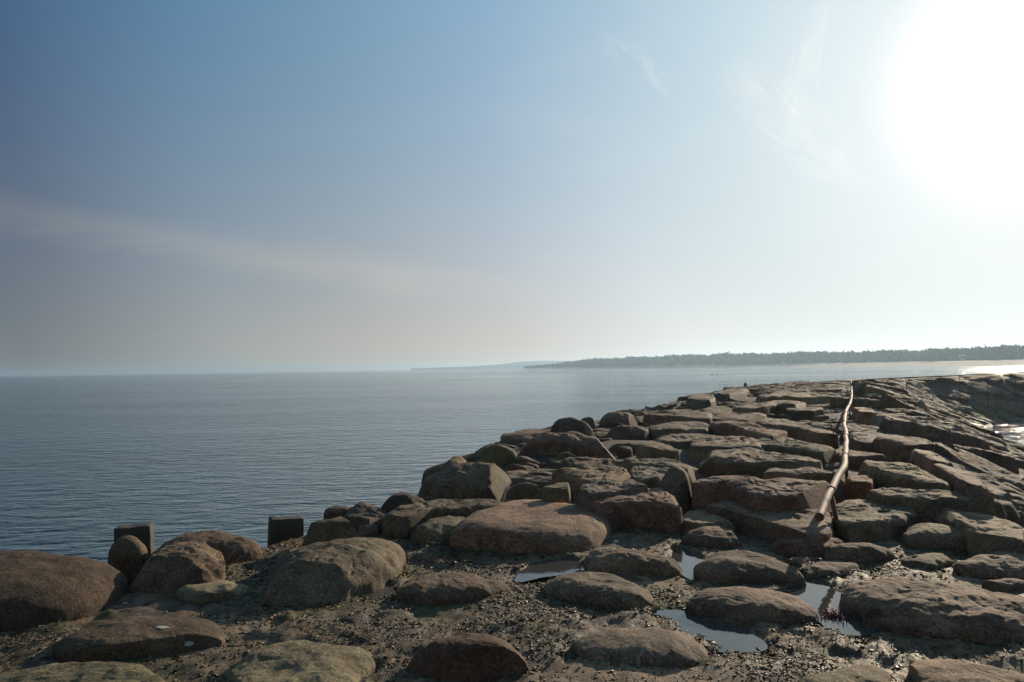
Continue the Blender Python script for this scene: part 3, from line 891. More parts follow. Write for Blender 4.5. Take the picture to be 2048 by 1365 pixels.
# flat paving blocks further off (outlines of their lit tops) --------------------------------------------------
SLABS = [
    ([(1165, 1003), (1240, 985), (1320, 968), (1346, 988), (1359, 1014), (1320, 1003), (1250, 1001), (1200, 1011)], .28, 'r', (1.05, .9, .82), dict(label='wedge-shaped block with a pinkish broken corner', depth=.9)),
    ([(1398, 1013), (1435, 1002), (1470, 1000), (1560, 986), (1625, 990), (1662, 1003), (1655, 1042), (1640, 1065), (1600, 1066), (1540, 1050), (1480, 1034), (1430, 1020)], .17, 'l', (1.2, 1.05, .98), dict(bed=.25, label='wide brown slab with a wet hollow beside the bent rail', edge=.07)),
    ([(1362, 1032), (1385, 1013), (1400, 1016), (1440, 1030), (1472, 1046), (1420, 1050), (1370, 1047)], .12, 'g', (.95, .95, .75), {}),
    ([(1660, 1010), (1700, 998), (1750, 1000), (1810, 1000), (1852, 1015), (1800, 1036), (1720, 1047), (1665, 1042)], .17, 'g', (1.05, .98, .88), dict(bed=.3)),
    ([(1855, 1003), (1900, 998), (1980, 1028), (2070, 1060), (2075, 1100), (1980, 1072), (1910, 1037)], .20, 'g', (1.35, 1.2, 1.0), dict(label='long pale slab sloping down to the inner side')),
    ([(1383, 964), (1403, 949), (1471, 955), (1524, 955), (1577, 954), (1630, 949), (1664, 963), (1652, 986), (1560, 986), (1500, 982), (1480, 970), (1440, 963)], .36, 'r', (1.1, .95, .88), dict(bed=.2, label='broad block with dark carved strokes on its edge', edge=.06, depth=.9)),
    ([(1524, 944), (1537, 935), (1568, 938), (1621, 933), (1684, 945), (1690, 950), (1630, 946), (1577, 945)], .34, 'b', (1.05, .98, .88), {}),
    ([(1391, 912), (1420, 903), (1466, 896), (1498, 897), (1551, 903), (1603, 908), (1656, 917), (1658, 936), (1609, 930), (1524, 925), (1457, 922), (1427, 917)], .36, 'g', (1.15, 1.02, .9), dict(edge=.07, depth=.9, label='broad flat block left of the rail')),
    ([(1521, 889), (1500, 872), (1552, 870), (1595, 879), (1640, 888), (1690, 905), (1640, 905), (1600, 895), (1559, 890)], .32, 'g', (1.0, 1.0, .8), {}),
    ([(1375, 888), (1372, 873), (1436, 871), (1498, 873), (1521, 882), (1522, 897), (1489, 897), (1436, 893), (1392, 895)], .34, 'b', (1.05, .98, .85), dict(depth=.8)),
    ([(1417, 842), (1436, 835), (1471, 840), (1524, 854), (1591, 865), (1602, 878), (1559, 872), (1507, 863), (1471, 853), (1436, 849)], .40, 'r', (1.1, .95, .85), dict(bed=.5)),
    ([(1551, 849), (1577, 846), (1630, 854), (1674, 864), (1670, 870), (1630, 867), (1595, 857)], .36, 'b', (1.1, 1.0, .9), {}),
    ([(1512, 841), (1542, 837), (1577, 837), (1602, 848), (1559, 851), (1540, 855)], .34, 'b', (1.05, .95, .85), {}),
    ([(1338, 820), (1366, 823), (1419, 825), (1524, 825), (1527, 834), (1471, 838), (1419, 835), (1345, 834)], .36, 'b', (1.05, .95, .85), {}),
    ([(1464, 814), (1524, 806), (1556, 799), (1607, 802), (1608, 812), (1559, 808), (1524, 812), (1489, 821)], .42, 'b', (1.1, .98, .88), {}),
    ([(1400, 818), (1436, 811), (1463, 815), (1478, 827), (1428, 828)], .30, 'g', (1.05, 1.0, .8), {}),
    ([(1519, 791), (1559, 783), (1630, 785), (1700, 794), (1640, 797), (1559, 797)], .36, 'g', (1.25, 1.1, .85), {}),
    ([(1565, 818), (1595, 814), (1647, 817), (1612, 822)], .34, 'b', (1, .95, .85), {}),
    ([(1377, 802), (1378, 791), (1398, 784), (1424, 785), (1426, 798), (1392, 804)], .50, 'b', (.8, .8, .8), dict(depth=1.2)),
    ([(1420, 790), (1471, 774), (1487, 775), (1491, 784), (1454, 790)], .42, 'b', (.8, .8, .8), dict(depth=1.2)),
    ([(1228, 918), (1253, 912), (1323, 915), (1370, 925), (1389, 936), (1387, 946), (1366, 936), (1323, 931), (1270, 926)], .34, 'g', (1.05, 1.0, .85), dict(depth=.9)),
    ([(1275, 890), (1288, 880), (1314, 882), (1358, 898), (1356, 908), (1323, 901)], .44, 'g', (1.15, 1.0, .82), dict(depth=.9)),
    ([(1308, 877), (1340, 865), (1400, 864), (1440, 873), (1400, 887), (1345, 887)], .28, 'b', (.9, .88, .85), {}),
    ([(1278, 828), (1325, 818), (1366, 816), (1420, 824), (1420, 833), (1366, 834), (1325, 831)], .42, 'b', (1.0, .92, .85), dict(depth=1.2)),
    ([(1290, 853), (1330, 845), (1400, 841), (1424, 850), (1404, 864), (1330, 863)], .32, 'b', (.85, .82, .8), {}),
    ([(1103, 940), (1161, 926), (1244, 930), (1253, 939), (1272, 951), (1231, 964), (1173, 961), (1130, 945)], .34, 'l', (1.15, 1.02, .85), dict(bed=.4, depth=1.0)),
    ([(1251, 930), (1300, 926), (1323, 939), (1366, 942), (1350, 952), (1270, 959)], .30, 'l', (.95, .98, 1.0), dict(bed=.5, lump=1.6)),
    ([(1136, 978), (1200, 962), (1284, 958), (1312, 970), (1253, 978), (1182, 985)], .36, 'l', (.95, .96, .98), dict(bed=.6, lump=1.4, depth=1.0)),
    ([(1082, 974), (1130, 961), (1146, 970), (1108, 979)], .34, 'g', (1.0, .98, .8), {}),
    ([(1704, 917), (1732, 916), (1782, 921), (1815, 925), (1855, 942), (1917, 977), (1882, 971), (1812, 953), (1768, 941), (1730, 930)], .36, 'g', (1.3, 1.15, .9), dict(label='long golden-lit slab just right of the rail')),
    ([(1820, 896), (1855, 897), (1891, 917), (1922, 938), (1882, 927), (1829, 903)], .42, 'b', (1.15, 1.05, .9), {}),
    ([(1845, 918), (1882, 928), (1926, 939), (1952, 954), (1985, 982), (1935, 968), (1899, 946)], .42, 'r', (1.1, 1.0, .9), {}),
    ([(1700, 975), (1720, 968), (1760, 973), (1860, 980), (1975, 985), (2010, 1006), (1930, 1003), (1850, 996), (1780, 990)], .28, 'b', (1.1, 1.02, .92), dict(bed=.3)),
    ([(1703, 808), (1722, 812), (1752, 825), (1750, 832), (1720, 824)], .40, 'r', (1.6, 1.35, 1.1), {}),
    ([(1664, 905), (1700, 900), (1760, 906), (1775, 914), (1700, 914)], .30, 'r', (1.0, .78, .66), {}),
    ([(1692, 955), (1715, 945), (1748, 955), (1742, 968), (1705, 966)], .26, 'r', (1.15, .78, .55), {}),
    ([(1740, 872), (1790, 868), (1850, 876), (1880, 890), (1800, 886)], .40, 'b', (1.0, .95, .88), {}),
    ([(1700, 862), (1745, 862), (1790, 872), (1760, 884), (1700, 880)], .34, 'b', (.9, .9, .85), {}),
    ([(752, 1040), (800, 1008), (870, 998), (1000, 998), (1012, 1006), (940, 1014), (850, 1020), (800, 1040)], .22, 'g', (.85, .8, .7), dict(depth=.6)),
]
for i, (px, h, mt, tint, kw) in enumerate(SLABS):
    place(px, 'S', h, mt, 300 + i, tint, **kw)

# loose boulders on the seaward edge: each a thing of its own --------------------------------------------------
LOOSE = [
    ([(-160, 1110), (-60, 1088), (0, 1084), (100, 1086), (180, 1095), (240, 1112), (256, 1136), (225, 1168), (180, 1202), (120, 1228), (0, 1258), (-160, 1270)], 0.26, 'b', (.50, .45, .40), 'huge smooth dark brown boulder nearest the open sea', dict(n_exp=2.6, lump=.5, depth=.5)),
    ([(215, 1102), (232, 1077), (262, 1068), (285, 1079), (298, 1098), (290, 1122), (255, 1132), (225, 1118)], 0.2, 'b', (.75, .7, .6), 'small rounded boulder leaning before the left-hand concrete post', dict(n_exp=2.1, depth=.5)),
    ([(300, 1108), (340, 1072), (400, 1053), (460, 1055), (500, 1075), (527, 1094), (500, 1112), (400, 1130), (320, 1132)], 0.2, 'b', (.8, .72, .62), 'rounded dark boulder between the two concrete posts', dict(n_exp=2.2, depth=.6)),
    ([(250, 1155), (290, 1112), (350, 1077), (410, 1074), (442, 1100), (470, 1122), (445, 1152), (400, 1182), (330, 1193), (268, 1184)], 0.22, 'l', (1.1, 1.0, .85), 'layered flaky boulder with cracked bands beside the huge dark one', dict(bed=1.4, lump=1.3, n_exp=2.2)),
    ([(585, 1100), (600, 1076), (640, 1050), (680, 1030), (702, 1027), (724, 1058), (735, 1085), (690, 1105)], 0.26, 'g', (.9, .85, .7), 'blunt wedge-like boulder just right of the right-hand concrete post', dict(n_exp=2.6, chisel=4, depth=.8)),
    ([(672, 1062), (690, 1022), (713, 1001), (745, 1004), (785, 1022), (800, 1050), (735, 1072)], 0.20, 'b', (.50, .50, .47), 'squat dark stone at the water edge beyond the blunt wedge-like boulder', dict(n_exp=1.7, chisel=5, lump=1.8, depth=1.2)),
    ([(710, 1078), (718, 1050), (735, 1036), (752, 1043), (760, 1074)], 0.10, 'b', (.75, .72, .68), 'little dark stone wedged behind the large pale boulder', dict(depth=.5)),
    ([(742, 1045), (762, 1006), (792, 981), (815, 985), (860, 1002), (875, 1035), (800, 1052)], 0.26, 'b', (.52, .5, .45), 'dark hump-backed stone on the sea edge below the big angular boulder', dict(chisel=3, depth=1.2)),
    ([(826, 988), (860, 962), (905, 938), (940, 921), (990, 919), (1025, 944), (1029, 975), (1012, 992), (940, 1001), (850, 1001)], 0.38, 'g', (.85, .84, .78), 'big angular boulder standing out where the sea edge bends, facets sunlit on its right', dict(n_exp=1.7, chisel=6, lump=1.5, depth=.9)),
    ([(868, 985), (880, 952), (902, 922), (925, 912), (940, 919), (945, 950), (920, 990)], 0.4, 'g', (1.0, .9, .72), 'tilted yellowish stone leaning behind the big angular boulder', dict(chisel=4, depth=1.2)),
    ([(943, 918), (985, 906), (1020, 899), (1038, 908), (1042, 925), (990, 932), (950, 930)], 0.36, 'g', (.9, .88, .65), 'low mossy boulder beyond the big angular one', dict(chisel=3, depth=1.2)),
    ([(1035, 900), (1068, 879), (1100, 868), (1147, 867), (1200, 870), (1226, 875), (1251, 891), (1267, 911), (1235, 922), (1165, 929), (1094, 922), (1042, 914)], 0.46, 'r', (.95, .85, .8), 'massive rounded boulder with a smaller one on top', dict(n_exp=2.5, chisel=5, lump=1.1, depth=.9)),
    ([(1098, 862), (1100, 846), (1122, 837), (1151, 849), (1173, 854), (1196, 872), (1147, 873), (1103, 871)], 0.32, 'b', (.75, .74, .74), 'smooth dark boulder perched on the massive one', dict(n_exp=2.3, base=.28, depth=.4, chisel=3)),
    ([(1152, 852), (1158, 843), (1172, 839), (1182, 842), (1195, 852), (1196, 868), (1173, 866)], 0.42, 'b', (.6, .6, .6), 'small black rock poking up behind the perched boulder', dict(depth=1.2, chisel=2)),
    ([(1190, 856), (1212, 842), (1235, 832), (1267, 823), (1274, 830), (1268, 845), (1235, 854), (1205, 862)], 0.44, 'b', (.8, .78, .7), 'ridged rock with a yellow tip on the sea edge', dict(depth=1.2, chisel=4)),
    ([(1196, 864), (1240, 856), (1288, 851), (1300, 856), (1310, 874), (1295, 886), (1270, 893), (1235, 888), (1215, 878)], 0.36, 'r', (.85, .78, .72), 'squared dark boulder with a scratched lit end', dict(n_exp=3.0, chisel=5, depth=.8)),
    ([(1008, 990), (1020, 975), (1042, 966), (1080, 974), (1107, 998), (1060, 1006), (1015, 1002)], 0.22, 'g', (1.0, .92, .78), 'rounded stone just behind the great reddish boulder', dict(n_exp=2.1, depth=.5)),
    ([(1100, 925), (1112, 912), (1137, 909), (1166, 926), (1135, 934)], 0.26, 'g', (.9, .88, .72), 'low humped stone in front of the massive boulder', dict(n_exp=2.1)),
    ([(1487, 776), (1487, 771), (1491, 767), (1496, 770), (1497, 777)], 0.42, 'b', (.7, .7, .7), 'small knob of rock on the far skyline edge', dict(depth=1.0)),
]
for i, (px, h, mt, tint, lab, kw) in enumerate(LOOSE):
    place(px, 'D', h, mt, 500 + i, tint, name='boulder', parent=None, label=lab, category='boulder', group='loose boulders on the seaward edge', **{**kw, 'depth': max(kw.get('depth', 0), 1.1), 'chisel': max(kw.get('chisel', 0), 0 if i in (0, 1, 2) else 7)})

# fill stones over the rest of the breakwater ------------------------------------------------------------------
r = np.random.default_rng(21)
bpy.context.view_layer.update()


def inside(poly, x, y):
    P = poly; Q = np.roll(P, -1, 0)
    c = ((P[:, 1] > y) != (Q[:, 1] > y)) & (x < (Q[:, 0] - P[:, 0]) * (y - P[:, 1]) / np.where(Q[:, 1] == P[:, 1], 1e-9, Q[:, 1] - P[:, 1]) + P[:, 0])
    return c.sum() % 2 == 1


FOOTC = [(p.mean(0), np.abs(p - p.mean(0)).max() + .3, p) for p, z in FOOT]


def covered(x, y, m=0.0):
    for c, rr_, p in FOOTC:
        if abs(x - c[0]) < rr_ and abs(y - c[1]) < rr_ and inside((p - c) * (1 + m) + c, x, y): return True
    return False


fill = []
s = 8.0
row = 0
while s < 112:
    ds = r.uniform(1.0, 1.45)
    t = 11.0 + r.uniform(0, .8)
    while t > -8.6:
        dt = r.uniform(1.2, 2.5) if t > -1 else r.uniform(1.3, 2.5)
        tc = t - dt / 2
        p, yaw = st_point(s + ds / 2 + r.uniform(-.25, .25), tc)
        near = 21.3 + s
        t -= dt
        x, y = p
        cz = gz(x, y)
        if cz < -0.9 or y < -3 or x > 62: continue
        on_top = -0.8 < tc < 6.6
        traced = (s < 33.0 + 21.3 - 0 and on_top and y < 30) or (y < 22 and -3.2 < tc <= -0.8)
        cov = covered(x, y, .08)
        if y < 7.4 and -1.0 < tc < 6.9: continue          # silt with the hand-placed stones
        if y < 13 and tc > 4.6: h_edge = True
        if 4.0 < y < 9.5 and tc > 4.4: continue
        if y < 8.8 and -2.2 < tc <= -1.0: continue
        if y < 8.6 and 1.0 < x < 2.6: continue
        if cov: continue
        cov2 = any(covered(x + a, y + b) for a, b in ((.5, 0), (-.5, 0), (0, .5), (0, -.5)))
        vs_ = r.choice([.8, 1, 1, 1.25])
        a = vs_ * ds * r.uniform(.56, .66) * (1.0 if not cov2 else .8); b = vs_ * dt * r.uniform(.52, .64) * (1.0 if not cov2 else .8)
        h = (r.uniform(.20, .33) if on_top else r.uniform(.25, .60))
        if traced: h *= 0.6
        if s > 58: h *= .6
        if abs(tc) < b * .6 + .35 and y > 28: h *= .55
        if y < 9 and tc < -1: h *= .3
        if tc > 4.8 and y < 14: h *= .4
        if tc > left_edge(x, y) - .2: cz -= .18
        if cov2 and y < 30: h *= 0.6
        fill.append((x, y, cz, yaw + np.clip(r.normal(), -1.6, 1.6) * (.20 if on_top else .28), a, b, h, on_top, tc))
    s += ds
    row += 1


def depth_key(f): return math.hypot(f[0], f[1])


def fill_geometry(f, i, lo=False):
    x, y, cz, yaw, a, b, h, on_top, tc = f
    rr_ = np.random.default_rng(9000 + i)
    nv = rr_.integers(6, 9)
    th = np.sort((np.arange(nv) + rr_.uniform(-.28, .28, nv)) / nv * 2 * np.pi)
    e = 5.0
    rad_ = (np.abs(np.cos(th) / a) ** e + np.abs(np.sin(th) / b) ** e) ** (-1 / e) * rr_.uniform(.9, 1.1, nv)
    px_ = rad_ * np.cos(th); py_ = rad_ * np.sin(th)
    poly = np.stack([x + px_ * math.cos(yaw) - py_ * math.sin(yaw), y + px_ * math.sin(yaw) + py_ * math.cos(yaw)], -1)
    gr = grad_ground(x, y, .6) * (1.0 if cz < 2.3 else .6)
    gl = np.hypot(*gr); gr = gr * min(1, .42 / max(gl, 1e-3)) * (1 if tc < 0 else .5) + np.clip(rr_.normal(size=2), -1.2, 1.2) * (.05 if on_top else .10)
    D = math.hypot(x, y)
    nth = int(np.clip(1300 * b / D * 2, 24, 84)); nr = int(np.clip(nth / 4, 7, 20))
    return stone_geometry(poly, cz + h, gr, min(.09, h * .4), h + .55, rr_.choice([8., 11., 15.]), i + 40, nth, nr, max(3, nr // 3), 1.15, 0.7 if rr_.random() < .6 else 0, .05, 6)


# what the camera can see comes first, the nearest ones as single stones
def seen_rank(f):
    x, y = f[0], f[1]
    d = Vector((x, y, f[2] - EYE))
    zc = d.dot(fw)
    if zc <= 0.5: return 1e6 + depth_key(f)
    u = 1024 + F * d.dot(rt) / zc
    pen = 0 if -60 < u < 2110 else 400
    if f[8] > 8.2: pen += 120           # seaward flank, mostly hidden behind the edge
    return zc + pen


fill.sort(key=seen_rank)
n_single = 300 - len(DOMES) - len(SLABS) - 4
tints = [(1, .95, .88), (1.15, 1.02, .9), (.9, .85, .8), (1.0, .9, .82), (.85, .86, .8), (1.2, 1.08, .92), (.75, .72, .68), (1.05, 1.0, .8)]
restV, restF3, restF4, off = [], [], [], 0
for i, f in enumerate(fill):
    V, Fc_, ctr = fill_geometry(f, i)
    if i < n_single:
        o = ctr.copy()
        me = make_mesh('stone', V - o, Fc_, crease=30)
        link('stone', me, MATS['bgrl'[i % 4] if f[8] > -2 else 'bgbl'[i % 4]], breakwater, loc=tuple(o - BW), color=(*tints[(i * 5) % 8], 1))
    else:
        restV.append(V - BW); restF4.append(Fc_[0] + off); restF3.append(Fc_[1] + off); restF3.append(Fc_[2] + off); off += len(V)
if restV:
    link('far_stones', make_mesh('far_stones', np.vstack(restV), [np.vstack(restF4), np.vstack(restF3)]), M_brown, breakwater, kind='stuff', color=(1.0, .93, .85, 1))

# small chock stones wedged in the joints
cV, cF3, cF4, off = [], [], [], 0
rc_ = np.random.default_rng(77)
for i in range(900):
    s_ = rc_.uniform(21.5, 62); t_ = rc_.uniform(-4.5, 6.6)
    p, yaw = st_point(s_, t_)
    if p[1] < 7.6 or covered(p[0], p[1]): continue
    a = rc_.uniform(.10, .24); th = np.linspace(0, 2 * np.pi, 7, endpoint=False) + rc_.uniform(0, 1)
    rad_ = a * rc_.uniform(.7, 1.2, 7)
    poly = np.stack([p[0] + rad_ * np.cos(th) * rc_.uniform(1, 1.6), p[1] + rad_ * np.sin(th)], -1)
    V, Fc_, _c = stone_geometry(poly, gz(*p) + rc_.uniform(.10, .20), rc_.normal(size=2) * .2, .05, .25, 4, 3000 + i, 16, 5, 2, 1.3, 0, .05, 3)
    cV.append(V - BW); cF4.append(Fc_[0] + off); cF3 += [Fc_[1] + off, Fc_[2] + off]; off += len(V)
link('chock_stones', make_mesh('chock_stones', np.vstack(cV), [np.vstack(cF4), np.vstack(cF3)]), M_bed, breakwater, kind='stuff', color=(.95, .9, .85, 1))

# core under the stones
ss = np.concatenate([np.arange(0, 60, .6), np.arange(60, 130, 1.5)])
tt = np.concatenate([np.linspace(13.5, 6.8, 12), np.linspace(6.3, -1, 16), np.linspace(-1.6, -10.5, 16)])
V = []
for s_ in ss:
    for t_ in tt:
        p, _ = st_point(s_, t_)
        V.append((p[0], p[1], 0))
V = np.array(V)
sN, tN = path_st(V[:, 0], V[:, 1])
V[:, 2] = ground_z(V[:, 0], V[:, 1]) + np.where(V[:, 1] > 9, .09, .03) + 0.09 * fbm(V * 1.1, 4, 3)
V[:, 2] -= np.where((V[:, 1] < 9.2) & (V[:, 1] > -20) & (tN > -2.5) & (tN < 5.6), 0.22, 0)
V[:, 2] = np.maximum(V[:, 2], -2.2)
Fc_ = grid_faces(len(tt), len(ss))
link('rubble_core', make_mesh('rubble_core', V - BW, Fc_), M_core, breakwater, kind='stuff')

# silt bed between the near stones -----------------------------------------------------------------------------
PUD = [
    ([(1565, 1181), (1610, 1165), (1650, 1178), (1692, 1213), (1722, 1235), (1748, 1256), (1690, 1259), (1648, 1248), (1640, 1217), (1600, 1196)], 'bright puddle with red weed between two long boulders'),
    ([(1322, 1232), (1370, 1229), (1420, 1248), (1492, 1276), (1502, 1290), (1425, 1290), (1415, 1272), (1370, 1247)], 'narrow puddle beside the smooth oval tan cobble'),
    ([(1045, 1157), (1075, 1135), (1110, 1122), (1142, 1124), (1162, 1136), (1112, 1142), (1072, 1152), (1052, 1164)], 'thin curved puddle below the great flat-topped boulder'),
    ([(742, 1179), (760, 1170), (775, 1178), (765, 1188), (748, 1188)], 'tiny pool among dark weed near the pale boulder'),
    ([(1355, 1100), (1378, 1106), (1390, 1135), (1400, 1152), (1375, 1155), (1362, 1125)], 'small dull puddle between three low stones'),
]
PZ = TOP - 0.012
pud_polys = [np.array([on_plane(x, y, PZ)[:2] for x, y in p]) for p, _ in PUD]


def poly_sd(poly, x, y):
    """signed distance to a polygon, negative inside"""
    P = poly; Q = np.roll(P, -1, 0)
    d = np.full(len(x), 1e9); ins = np.zeros(len(x), bool)
    for p, q in zip(P, Q):
        e = q - p; w0 = x - p[0]; w1 = y - p[1]
        k_ = np.clip((w0 * e[0] + w1 * e[1]) / (e @ e), 0, 1)
        d = np.minimum(d, np.hypot(w0 - e[0] * k_, w1 - e[1] * k_))
        ins ^= ((p[1] > y) != (q[1] > y)) & (x < e[0] * (y - p[1]) / (e[1] if e[1] else 1e-9) + p[0])
    return np.where(ins, -d, d)


gx = np.arange(-6.6, 6.2, 0.026); gy = np.arange(1.6, 9.6, 0.026)
X, Y = np.meshgrid(gx, gy)
x, y = X.ravel(), Y.ravel()
P3 = np.stack([x, y, np.zeros_like(x)], -1)
zz = ground_z(x, y)
big = fbm(P3 * 1.6, 3, 31); midn = fbm(P3 * 6.5, 4, 32); finen = ridge(P3 * 19.0, 3, 33)
rough_mask = smooth01(fbm(P3 * 0.9, 3, 35), -0.35, 0.35)
zz = zz + 0.018 * big + (0.006 + 0.018 * rough_mask) * midn + 0.0075 * rough_mask * finen
sd = np.full(len(x), 1e9)
for p in pud_polys: sd = np.minimum(sd, poly_sd(p, x, y))
wob = 0.05 * fbm(P3 * 5.5, 4, 41, .65)
k_ = smooth01(-(sd + wob), -0.13, 0.0)
zz = zz * (1 - k_) + (PZ - 0.030 + 0.010 * midn) * k_
sM, tM = path_st(x, y)
drop = np.clip(y - 8.4, 0, None) * 0.35 + 0
zz = zz - drop
V = np.stack([x, y, zz], -1)
Fc_ = grid_faces(len(gx), len(gy))
keep = (tM < 7.0) & (tM > -3.2)
fk = keep[Fc_].all(1)
link('ground', make_mesh('ground', V, Fc_[fk]), M_mud, label='damp silt and mortar between the nearest stones, strewn with rotting weed', kind='structure')
GXY = (gx, gy, zz.reshape(len(gy), len(gx)))


def mud_z(x, y):
    i = np.clip(((x - gx[0]) / 0.026).astype(int), 0, len(gx) - 1); j = np.clip(((y - gy[0]) / 0.026).astype(int), 0, len(gy) - 1)
    return GXY[2][j, i]


for i, (p, lab) in enumerate(PUD):
    q = pud_polys[i]
    c = q.mean(0)
    c, th, rr_ = resample(q, 64)
    rr_ = rr_ + 0.12
    V = np.vstack([[[c[0] + a * rr_[k2] * math.cos(th[k2]), c[1] + a * rr_[k2] * math.sin(th[k2]), PZ] for k2 in range(64)] for a in (1, .5)] + [[[c[0], c[1], PZ]]])
    k2 = np.arange(64)
    me = make_mesh('puddle', V - np.array([c[0], c[1], PZ]), [grid_faces(64, 2, True), np.stack([np.full(64, 128), 64 + k2, 64 + (k2 + 1) % 64], -1)])
    link('puddle', me, M_pud, label=lab, kind='structure', loc=(c[0], c[1], PZ))

# wet hollows on two slabs
def slab_pool(px, h, lab):
    pts = []
    for a, b in px:
        q = on_plane(a, b, TOP + h); pts.append(q)
    pts = np.array(pts); c = pts.mean(0)
    n = 40
    c2, th, rr_ = resample(pts[:, :2], n)
    z = c[2]
    V = np.vstack([[[rr_[k2] * math.cos(th[k2]) * (1 + .12 * math.sin(5 * th[k2])), rr_[k2] * math.sin(th[k2]), 0] for k2 in range(n)], [[0, 0, 0]]])
    k2 = np.arange(n)
    link('puddle', make_mesh('puddle', V, np.stack([np.full(n, n), k2, (k2 + 1) % n], -1)), M_pud, label=lab, kind='structure', loc=(c2[0], c2[1], z))


slab_pool([(1562, 1000), (1600, 992), (1640, 998), (1652, 1012), (1606, 1015)], .180, 'glittering water in the hollow of the slab by the rail')

# rotting weed: thousands of little crumpled scraps ------------------------------------------------------------
def scraps(name, mat, n, seed, dens_seed, thr, lab, size=(.003, .0085), flat=.5, region=None, near_pud=0.0, lift=0.0):
    r = np.random.default_rng(seed)
    N = n * 5
    # even over the picture rather than over the ground: more where the camera is close
    yy = 1.9 + 7.2 * r.random(N) ** 1.25
    xx = r.uniform(-1, 1, N) * (yy * 0.78 + .6)
    if region is not None:
        m = region(xx, yy)
    else: m = np.ones(N, bool)
    _, t = path_st(xx, yy)
    m &= (t > -1.6) & (t < left_edge(xx, yy) + .3)
    d = fbm(np.stack([xx, yy, np.zeros(N)], -1) * 1.35, 4, dens_seed)
    sdp = np.full(N, 1e9)
    for p in pud_polys: sdp = np.minimum(sdp, poly_sd(p, xx, yy))
    d = d + near_pud * np.exp(-np.abs(sdp - .06) / .16)
    m &= d > thr + r.normal(size=N) * .18
    m &= sdp > -0.015
    xx, yy = xx[m][:n], yy[m][:n]
    n = len(xx)
    zz_ = mud_z(xx, yy)
    sc = r.uniform(size[0], size[1], n) * (0.7 + 0.12 * yy) * r.choice([1, 1, 1, 1.7], n)
    # crumpled leaf: 6 verts, 6 faces
    tmpl = np.array([[-1, -.35, 0], [-.2, -.6, .35], [.9, -.15, .1], [.6, .5, .5], [-.5, .5, .25], [.1, 0, .8]])
    tf = np.array([[0, 1, 5], [1, 2, 5], [2, 3, 5], [3, 4, 5], [4, 0, 5], [0, 2, 1], [0, 3, 2], [0, 4, 3]])
    T = np.repeat(tmpl[None], n, 0) + r.normal(size=(n, 6, 3)) * .28
    T *= np.stack([r.uniform(.6, 1.9, n), r.uniform(.5, 1.1, n), r.uniform(.3, 1.0, n) * flat + .15], -1)[:, None]
    a = r.uniform(0, 2 * np.pi, n); b = r.normal(size=n) * .5
    ca, sa, cb, sb = np.cos(a), np.sin(a), np.cos(b), np.sin(b)
    X_, Y_, Z_ = T[..., 0], T[..., 1], T[..., 2]
    Y2 = Y_ * cb[:, None] - Z_ * sb[:, None]; Z2 = Y_ * sb[:, None] + Z_ * cb[:, None]
    X3 = X_ * ca[:, None] - Y2 * sa[:, None]; Y3 = X_ * sa[:, None] + Y2 * ca[:, None]
    V = np.stack([X3, Y3, Z2], -1) * sc[:, None, None] + np.stack([xx, yy, zz_ + sc * .15 + lift], -1)[:, None]
    Fx = (tf[None] + (np.arange(n) * 6)[:, None, None]).reshape(-1, 3)
    return link(name, make_mesh(name, V.reshape(-1, 3), Fx, smooth=False), mat, label=lab, kind='stuff')


scraps('seaweed_litter', M_weed_dark, 42000, 1, 35, 0.30, 'blackish rotting seaweed scraps over the silt', near_pud=.7)
scraps('rusty_seaweed', M_weed_rust, 9000, 2, 71, 0.32, 'rust-coloured dried seaweed scraps in patches', size=(.004, .009))
scraps('green_algae', M_weed_green, 18000, 3, 72, 0.12, 'dull green algae tufts on the silt', size=(.004, .010))

# red weed standing in the puddle
c = on_plane(1668, 1233, PZ)
r = np.random.default_rng(5)
Vs, Fs, off = [], [], 0
for i in range(170):
    a = r.uniform(0, 2 * np.pi); d = abs(r.normal()) * .055
    b0 = np.array([d * math.cos(a) * 1.5, d * math.sin(a), -.01])
    L = r.uniform(.015, .055) * (1.25 if d < .05 else .8)
    lean = np.array([r.normal() * .5 + .3 * math.cos(a), r.normal() * .5, 1.0]); lean /= np.linalg.norm(lean)
    w = r.uniform(.0022, .0045)
    sd_ = np.array([math.cos(a + 1.5), math.sin(a + 1.5), 0]) * w
    sd2 = np.cross(lean, sd_)
    m_ = b0 + lean * L * .5 + r.normal(size=3) * .006; e_ = b0 + lean * L + r.normal(size=3) * .012
    V4 = np.array([b0 - sd_, b0 + sd_, b0 + sd2, m_ - sd_ * 1.3, m_ + sd_ * 1.3, m_ + sd2 * 1.3, e_])
    Vs.append(V4); Fs.append(np.array([[0, 1, 4], [0, 4, 3], [1, 2, 5], [1, 5, 4], [2, 0, 3], [2, 3, 5], [3, 4, 6], [4, 5, 6], [5, 3, 6]]) + off); off += 7
link('seaweed_tuft', make_mesh('seaweed_tuft', np.vstack(Vs), np.vstack(Fs), False), M_weed_red, label='dark red seaweed tuft standing in the bright puddle', kind='stuff', loc=tuple(c))

# ------------------------------------------------------------------ concrete posts
def post(pxl, pxr, pyt, pyb, lab, yaw, depth_y, w, seed):
    top = ray((pxl + pxr) / 2, pyt)
    t = depth_y / top.y
    x, z = top.x * t, EYE + top.z * t
    me = rounded_box('concrete_post', w, .16, 1.3, .014, seed, .007)
    o = link('concrete_post', me, M_conc, label=lab, category='post', group='square concrete posts on the seaward edge', loc=(x, depth_y, z - 0.65))
    o.rotation_euler = (0.02, 0.03 * (1 if seed == 2 else -1), yaw)


post(238, 307, 1051, 1095, 'squat square concrete post half hidden by a small boulder', math.radians(12), 7.75, .35, 1)
post(536, 601, 1035, 1090, 'squat square concrete post standing clear beside the large pale boulder', math.radians(25), 7.35, .325, 2)

